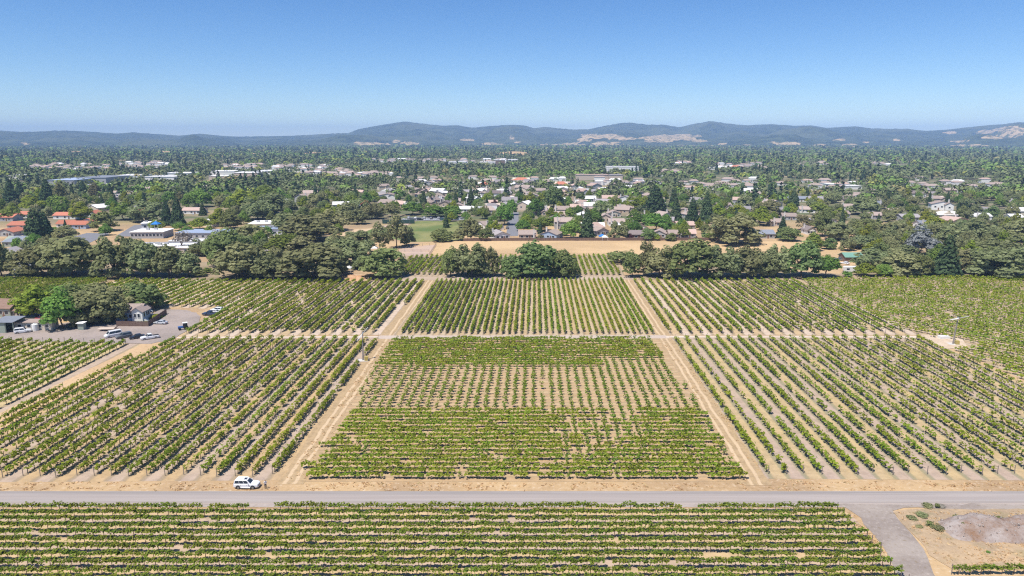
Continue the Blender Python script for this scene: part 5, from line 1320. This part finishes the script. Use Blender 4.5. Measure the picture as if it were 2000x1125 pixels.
cabm.build('cab_frame', M['black'], tr_); MB().box(-1.3, .2, -.75, .75, 2.3, 2.42).build('cab_roof', M['trim'], tr_); MB().box(-1.05, -.05, -.55, .55, 1.02, 2.28).build('cab_glass', M['glass'], tr_)
for s in (-.75, .75):
    w1 = MB(); w1.tube([(0, -.18, 0), (0, .18, 0)], [.72, .72], 16); w1.build('wheel', M['tyre'], tr_, (-.75, s, .72)); w2 = MB(); w2.tube([(0, -.12, 0), (0, .12, 0)], [.42, .42], 14); w2.build('wheel', M['tyre'], tr_, (1.2, s, .42))
# green-roofed shed
house_px(1668, 512, 34, 8, 'brown', 'green', descr='long dark shed with a pale green metal roof behind the camper', zone=None, h=2.6, rh=1.6, chimney=0, wins=False, name='metal_shed', cat='shed')
# canopies
def tent(bx, by, w, h, colmat, label, ph=1.3):
    x, y = P(bx, by); r = thing('canopy_tent', label, 'canopy', (x, y, 0))
    b = MB(); b.add([(-w / 2, -w / 2, h), (w / 2, -w / 2, h), (w / 2, w / 2, h), (-w / 2, w / 2, h), (0, 0, h + ph), (-w / 2, -w / 2, h - .3), (w / 2, -w / 2, h - .3), (w / 2, w / 2, h - .3), (-w / 2, w / 2, h - .3)], [(0, 1, 4), (1, 2, 4), (2, 3, 4), (3, 0, 4), (5, 6, 1, 0), (6, 7, 2, 1), (7, 8, 3, 2), (8, 5, 0, 3)])
    b.build('canopy', colmat, r)
    for sx in (-1, 1):
        for sy in (-1, 1): MB().box(sx * w * .48 - .06, sx * w * .48 + .06, sy * w * .48 - .06, sy * w * .48 + .06, 0, h).build('leg', M['trim'], r)
    return r
M['c_blue'] = plain('blue canvas', (.03, .20, .55), .8); M['c_white'] = plain('white canvas', (.75, .74, .70), .8); M['c_yell'] = plain('pale yellow canvas', (.66, .58, .36), .8)
tent(306, 452, 5.0, 5.2, M['c_blue'], 'bright blue peaked canopy behind the white school block', 1.9)
tent(1176, 468, 4.2, 2.3, M['c_blue'], 'blue garden canopy by the estate fence'); tent(1181, 469.5, 3.6, 2.2, M['c_white'], 'white garden canopy in front of the blue one by the fence'); tent(680, 531, 3.4, 2.1, M['c_white'], 'small white canopy left of the round dark tree')
tent(732, 492, 3.5, 2.3, M['c_white'], 'small white canopy on the pale yard behind the round dark tree')
# red boom lift working beyond the trees
x, y = P(738, 424); s = S(424); bl = thing('boom_lift', 'red articulated boom lift rising above the oaks by the sports field', 'boom lift', (x, y, 0))
m_red = plain('red machine paint', (.50, .05, .03), .5)
def zz(py): return (424 - py) / (s * math.cos(dep(424)))
def xx_(q): return (q - 738) / s
MB().box(-1.6, 1.6, -1.1, 1.1, .45, 1.5).build('chassis', m_red, bl)
for a in (-1.1, 1.1):
    for q in (-1.1, 1.1): obj('wheel', WHEEL[.39][0] if .39 in WHEEL else WHEEL[.35][0], bl, (a, q, .4))
MB().tube([(0, 0, 1.4), (xx_(727), 0, zz(401))], [.32, .26], 6).build('lower_boom', m_red, bl)
MB().tube([(xx_(727), 0, zz(401)), (xx_(716), 0, zz(391))], [.28, .24], 6).build('middle_boom', m_red, bl); MB().tube([(xx_(716), 0, zz(391)), (xx_(705), 0, zz(400))], [.26, .2], 6).build('upper_boom', m_red, bl)
MB().box(xx_(705) - .9, xx_(705) + .3, -.5, .5, zz(400) - .9, zz(400)).build('basket', M['steel'], bl)
# ball-court fence by the sports field
x, y = P(760, 437); cf = thing('backstop_fence', 'dark green screened ball-court fence at the far end of the sports field', 'fence', (x, y, 0))
m_scr = plain('dark green screen', (.03, .07, .06), .8)
for q in range(6): MB().box(q * 4 - 5, q * 4 - 1.1, -.04, .04, .1, 3.2).build('panel', m_scr, cf, (0, 0, 0)); MB().box(q * 4 - 1.08, q * 4 - 1.02, -.05, .05, 0, 3.4).build('post', M['post'], cf)
# ------------------------------------------------------------------ frost fans
def frost_fan(base, h, ang, rz, length, label, lean=0.0):
    r = thing('frost_fan', label, 'wind machine', (*base, 0), rz)
    MB().box(-1.4, 1.6, -1.2, 1.2, 0, .12).build('concrete_pad', M['concrete'], r)
    MB().tube([(0, 0, .1), (lean * .5, 0, h * .5), (lean, 0, h)], [.23, .19, .15], 12).build('pole', plain('weathered steel pole', (.26, .23, .21), .7), r)
    MB().box(.5, 1.5, -.9, .3, .15, 1.25).build('engine_box', plain('dull yellow engine cover', (.42, .33, .10), .6), r)
    MB().tube([(lean, -.5, h), (lean, .45, h)], [.16, .2], 10).build('gearbox', M['steel'], r)
    hb = MB(); hb.tube([(lean, -.7, h), (lean, -.5, h)], [.12, .16], 10); hb.build('hub', M['steel'], r)
    for s in (0, math.pi):
        a = ang + s; ux, uz = math.cos(a), math.sin(a); vx_, vz = -uz, ux; b = MB(); rings = []
        for q, wd, tw in ((.1, .10, .5), (.5, .17, .4), (length * .5 * .6, .15, .25), (length * .5, .09, .12)):
            p = Vector((lean + ux * q, -.62, h + uz * q)); w1 = Vector((vx_ * math.cos(tw), -math.sin(tw), vz * math.cos(tw))) * wd; t1 = Vector((vx_ * math.sin(tw), math.cos(tw), vz * math.sin(tw))) * .035
            rings.append([p - w1, p - t1, p + w1, p + t1])
        b.loft(rings); b.build('blade', M['trim'], r)
frost_fan(FAN_L, 8.0, math.radians(50), .1, 5.0, 'frost fan with steeply tilted blades beside the left dirt avenue', .25)
frost_fan(FAN_R, 8.4, math.radians(15), -.15, 5.6, 'frost fan with nearly level blades in the dense right-hand field', .5)
x, y = P(1843, 661); MB_ = MB(); MB_.box(-1.6, 1.6, -.8, .8, 0, .9); ot = tag(MB_.build('propane_tank_box', M['trim'], None, (x, y, 0), .1), 'low white storage box beside the right-hand frost fan', 'storage box')

# ------------------------------------------------------------------ gravel heaps and the dry lot, orange dirt heap
def heap(name, label, poly, cols, hmax, seed, cat='heap', res=.45):
    xs = [p[0] for p in poly]; ys = [p[1] for p in poly]
    gx = np.arange(min(xs), max(xs) + res, res); gy = np.arange(min(ys), max(ys) + res, res)
    X, Y = np.meshgrid(gx, gy, indexing='ij'); cx, cy_ = (min(xs) + max(xs)) / 2, (min(ys) + max(ys)) / 2
    u = (X - cx) / ((max(xs) - min(xs)) / 2); v = (Y - cy_) / ((max(ys) - min(ys)) / 2)
    edge = np.clip(1.0 - (np.abs(u) ** 2.6 + np.abs(v) ** 2) + (fbm(X / 4, Y / 3, 3, seed + 9) - .5) * 1.1, 0, 1) ** .8 * np.clip((1 - np.maximum(np.abs(u), np.abs(v))) * 6, 0, 1)
    Z = edge * hmax * (.25 + 1.0 * fbm(X / 3.2, Y / 2.6, 4, seed)) + (fbm(X / .8, Y / .8, 3, seed + 3) - .5) * .6 * np.clip(edge * 4, 0, 1) - .12
    n, k = X.shape; i = np.arange(n - 1)[:, None] * k + np.arange(k - 1)[None, :]
    q = np.stack([i, i + k, i + k + 1, i + 1], -1).reshape(-1, 4)
    m = NT(name + ' material'); n1 = m.noise(.35, 4); n2 = m.noise(2.2, 5, rough=.75)
    c = m.ramp(m.math('ADD', m.math('MULTIPLY', n1, .7), m.math('MULTIPLY', n2, .3)), [(.36, cols[0]), (.48, cols[1]), (.60, cols[2])])
    c = m.mix(m.math('MULTIPLY', m.step(n2, .45, .3), .55), c, (.14, .11, .085)); m.bump(n2, .8, .12)
    return tag(obj(name, mesh_np(name, np.stack([X, Y, Z], -1).reshape(-1, 3), q, mats=[m.done(c, .95, .1)])), label, cat)
heap('gravel_heap', 'long grey gravel and rubble heap on the dry lot', [P(1795, 1008), P(2110, 1016), P(2110, 1064), P(1850, 1050)], [(.24, .145, .09), (.29, .225, .19), (.37, .32, .29)], 2.2, 5)
heap('dirt_heap', 'orange dirt heap at the edge of the vineyard, left of the round dark tree', [P(664, 549), P(712, 549), P(705, 538), P(670, 538)], [(.42, .24, .13), (.52, .30, .16), (.55, .36, .22)], 1.8, 9, res=.7)
def rubble():
    rng = np.random.default_rng(8); ob = bpy.data.objects['gravel_heap']; V = np.array([v.co[:] for v in ob.data.vertices]); V = V[V[:, 2] > .15]
    pk = V[rng.choice(len(V), 520)] + np.c_[rng.normal(0, .3, (520, 2)), np.zeros(520)]; r = .04 + .2 * rng.random(520) ** 4
    oc = np.array([(1, 0, 0), (0, 1, 0), (-1, 0, 0), (0, -1, 0), (0, 0, 1), (0, 0, -1)]); tr = np.array([(0, 1, 4), (1, 2, 4), (2, 3, 4), (3, 0, 4), (1, 0, 5), (2, 1, 5), (3, 2, 5), (0, 3, 5)])
    vv = pk[:, None] + oc[None] * r[:, None, None] * (.6 + .7 * rng.random((520, 6, 1))); tt = (np.arange(520)[:, None, None] * 6 + tr).reshape(-1, 3)
    tag(obj('rubble', mesh_np('rubble', vv.reshape(-1, 3), None, tt, mats=[plain('broken stone', (.33, .28, .245), .95, .3, 1.5)])), kind='stuff')
rubble()
x, y = P(1866, 1044); yl = MB(); yl.tube([(0, 0, .22), (.15, 0, .27), (1.2, -.25, .24), (1.35, -.28, .2)], [.16, .22, .2, .1], 10); yl.tube([(1.4, -.3, .15), (1.9, -.42, .1)], [.06, .07], 8)
tag(yl.build('drain_pipe', plain('faded yellow plastic', (.62, .48, .16), .6), None, (x, y, 0), -.12), 'faded yellow pipe length lying by the gravel heap', 'pipe')
for i, (bx, by, w_, h_, m_) in enumerate([(1815, 1028, .9, 1.0, 'dark'), (1878, 1035, .8, 1.1, 'dark'), (1950, 1018, 1.3, .8, 'dark'), (1990, 1022, 1.6, .9, 'oak'), (1800, 1008, 1.6, .5, 'oak'), (1780, 1013, 1.4, .4, 'oak'), (1832, 1033, 1.6, .5, 'oak'), (1812, 990, 1.5, .6, 'oak'), (1830, 992, .7, .8, 'dark'), (1838, 990, 1.2, .4, 'bare'), (1930, 1080, .5, .3, 'green'), (1796, 1030, 1.0, .3, 'oak'), (1868, 1012, .9, .5, 'dark'), (1880, 1016, 1.2, .4, 'bare')]):
    x, y = P(bx, by); o = obj('weed_clump', crown_mesh('bush', i % 2, m_), None, (x, y, .05 if i not in (1,) else .4), i * 1.3, (w_ * 1.3, w_ * 1.3, h_))
    tag(o, {'dark': 'dark upright weed clump', 'green': 'green weed clump', 'oak': 'grey-green flat weed clump', 'bare': 'dry pale weed clump'}[m_] + f' on the dry lot, {ordw(i + 1)} of those round the gravel heap', 'weed', 'weeds round the gravel heap')

# dry grass on the verges and the lot: tufts of blades
def tufts():
    rng = np.random.default_rng(44)
    def band(poly, n):
        poly = px(poly); xs = [p[0] for p in poly]; ys = [p[1] for p in poly]; out = []
        X = rng.uniform(min(xs), max(xs), n * 3); Y = rng.uniform(min(ys), max(ys), n * 3); c = fbm(X / 2.2, Y / 1.2, 3, 9)
        for a, b, q in zip(X, Y, c):
            if q > .5 and inpoly(a, b, poly): out.append((a, b))
            if len(out) >= n: break
        return out
    pts = band([(-100, 941), (560, 944), (540, 958.5), (-100, 958.5)], 160) + band([(590, 943), (1455, 943), (1460, 958.5), (590, 958.5)], 220) + band([(1500, 940), (2150, 940), (2150, 959), (1500, 959)], 200) + band([(1745, 1000), (2120, 1000), (2120, 1112), (1860, 1112), (1790, 1050)], 600) + band([(1660, 1000), (1690, 1030), (1790, 1160), (1760, 1160), (1650, 1010)], 150)
    pts += band([(560, 935), (600, 935), (765, 660), (755, 660)], 200) + band([(1452, 940), (1470, 940), (1300, 662), (1290, 662)], 200) + band([(1492, 940), (1512, 935), (1320, 662), (1308, 662)], 200)
    p = np.array(pts); n = len(p); k = 4
    cen = np.repeat(p, k, 0) + rng.normal(0, .16, (n * k, 2)); h = .06 + .14 * rng.random(n * k)
    a = rng.random(n * k) * 6.283; w = .10 + .08 * rng.random(n * k); lx, ly = rng.normal(0, .12, (2, n * k))
    V = np.zeros((n * k, 4, 3)); V[:, 0, 0] = cen[:, 0] - np.cos(a) * w; V[:, 0, 1] = cen[:, 1] - np.sin(a) * w; V[:, 1, 0] = cen[:, 0] + np.cos(a) * w; V[:, 1, 1] = cen[:, 1] + np.sin(a) * w
    V[:, 2] = V[:, 1] * 1; V[:, 3] = V[:, 0] * 1; V[:, 2:, 2] = h[:, None]; V[:, 2:, 0] += lx[:, None]; V[:, 2:, 1] += ly[:, None]
    mt = foliage('dry grass blades', [(.52, .37, .17), (.68, .50, .25), (.78, .60, .34), (.50, .44, .2)], .4, 0, .6)
    me = mesh_np('dry_grass', V.reshape(-1, 3), np.arange(n * k * 4).reshape(-1, 4), mats=[mt]); tag(obj('dry_grass', me), kind='stuff')
tufts()

# ------------------------------------------------------------------ person on the verge
def person(x, y, rz):
    pts = [('pel', (0, 0, .96), .15, None), ('wst', (0, 0, 1.10), .14, 'pel'), ('chs', (0, 0, 1.32), .17, 'wst'), ('nb', (0, 0, 1.47), .075, 'chs'), ('nk', (0, .01, 1.55), .058, 'nb'), ('hd', (0, .02, 1.66), .098, 'nk'), ('tp', (0, .0, 1.755), .07, 'hd')]
    for s, t in ((-1, 'l'), (1, 'r')):
        pts += [(t + 'hip', (s * .10, 0, .90), .105, 'pel'), (t + 'kn', (s * .105, .02, .50), .068, t + 'hip'), (t + 'an', (s * .11, -.03, .10), .045, t + 'kn'), (t + 'toe', (s * .125, .14, .045), .04, t + 'an'),
                (t + 'sh', (s * .19, 0, 1.42), .068, 'chs'), (t + 'el', (s * .25, .05, 1.16), .048, t + 'sh'), (t + 'wr', (s * .11, .27, 1.24), .034, t + 'el'), (t + 'ha', (s * .075, .34, 1.27), .034, t + 'wr')]
        for f, (dx, L_) in enumerate(((-.028, .075), (-.010, .085), (.010, .08), (.028, .065))):
            pts += [(t + f'f{f}', (s * (.06 + dx), .385, 1.285), .0095, t + 'ha'), (t + f'g{f}', (s * (.045 + dx), .385 + L_ * .55, 1.265), .0085, t + f'f{f}')]
        pts += [(t + 'th', (s * .04, .35, 1.31), .011, t + 'ha')]
    ix = {p[0]: i for i, p in enumerate(pts)}
    me = bpy.data.meshes.new('body'); me.from_pydata([p[1] for p in pts], [(ix[p[3]], ix[p[0]]) for p in pts if p[3]], [])
    o = bpy.data.objects.new('tmp', me); C.objects.link(o)
    md = o.modifiers.new('skin', 'SKIN')
    lay = me.skin_vertices[0].data if me.skin_vertices else None
    if lay is None: me.attributes; 
    for i, p in enumerate(pts): me.skin_vertices[0].data[i].radius = (p[2], p[2] * (.72 if p[0] in ('pel', 'wst', 'chs') else 1)); me.skin_vertices[0].data[i].use_root = (i == 0)
    o.modifiers.new('sub', 'SUBSURF').levels = 1
    dg = bpy.context.evaluated_depsgraph_get(); bm = bpy.data.meshes.new_from_object(o.evaluated_get(dg)); bpy.data.objects.remove(o)
    bm.name = 'body'; skin = plain('skin', (.42, .26, .19), .6, .06); bm.materials.clear(); bm.materials.append(skin)
    root = thing('person', 'person standing by the front of the white vehicle, pale shirt and dark trousers', 'person', (x, y, 0), rz)
    obj('body', bm, root)
    V = np.array([v.co[:] for v in bm.vertices]); Nn = np.array([v.normal[:] for v in bm.vertices])
    def garment(name, sel, off, m):
        fs = [list(p.vertices) for p in bm.polygons if all(sel(V[i]) for i in p.vertices)]
        if not fs: return
        g = bpy.data.meshes.new(name); g.from_pydata([tuple(a) for a in V + Nn * off], [], fs); g.materials.append(m); g.polygons.foreach_set('use_smooth', [True] * len(g.polygons)); obj(name, g, root)
    garment('shirt', lambda v: .93 < v[2] < 1.50 and v[1] < .12 and abs(v[0]) < .30, .016, plain('pale grey shirt', (.62, .62, .62), .9))
    garment('trousers', lambda v: .10 < v[2] < 1.0 and abs(v[0]) < .24 and v[1] < .11, .013, plain('dark trousers', (.03, .035, .055), .9))
    garment('shoes', lambda v: v[2] <= .12, .012, plain('dark shoes', (.04, .035, .03), .7))
    garment('hair', lambda v: v[2] > 1.66 and not (v[1] > .055 and v[2] < 1.72) or (1.58 < v[2] <= 1.66 and v[1] < -.03), .016, plain('grey brown hair', (.16, .12, .09), .9))
    MB().add([(-.012, .118, 1.665), (.012, .118, 1.665), (.016, .118, 1.625), (-.016, .118, 1.625), (0, .14, 1.632)], [(0, 1, 4), (1, 2, 4), (2, 3, 4), (3, 0, 4)]).build('nose', skin, root)
    for s in (-1, 1):
        MB().tube([(s * .034, .103, 1.672), (s * .034, .116, 1.672)], [.012, .010], 6).build('eye', M['black'], root); MB().tube([(s * .094, .015, 1.64), (s * .108, .01, 1.668)], [.018, .02], 6).build('ear', skin, root)
    MB().box(-.025, .025, .103, .115, 1.590, 1.600).build('mouth', plain('lips', (.33, .14, .12), .6), root)
x, y = P(519, 954.5); person(x, y, math.radians(-150))

# ------------------------------------------------------------------ labels for trees and houses
def label_all():
    by = {}
    for k, z, r in TREES: by.setdefault((WORDS[k], z), []).append(r)
    for d, z, r in BLD:
        if z is None: r['label'] = d
        else: by.setdefault((d, z), []).append(r); r['group'] = 'houses ' + z
    for (d, z), L in by.items():
        L.sort(key=lambda r: PIX(r.location.x, r.location.y)[0])
        for i, r in enumerate(L):
            r['label'] = f'{d} {z}' + (f', {ordw(i + 1)} from the left' if len(L) > 1 else '')
    for k, z, r in TREES: r['group'] = ('shrubs ' if 'bush' in k else 'trees ') + z
label_all()
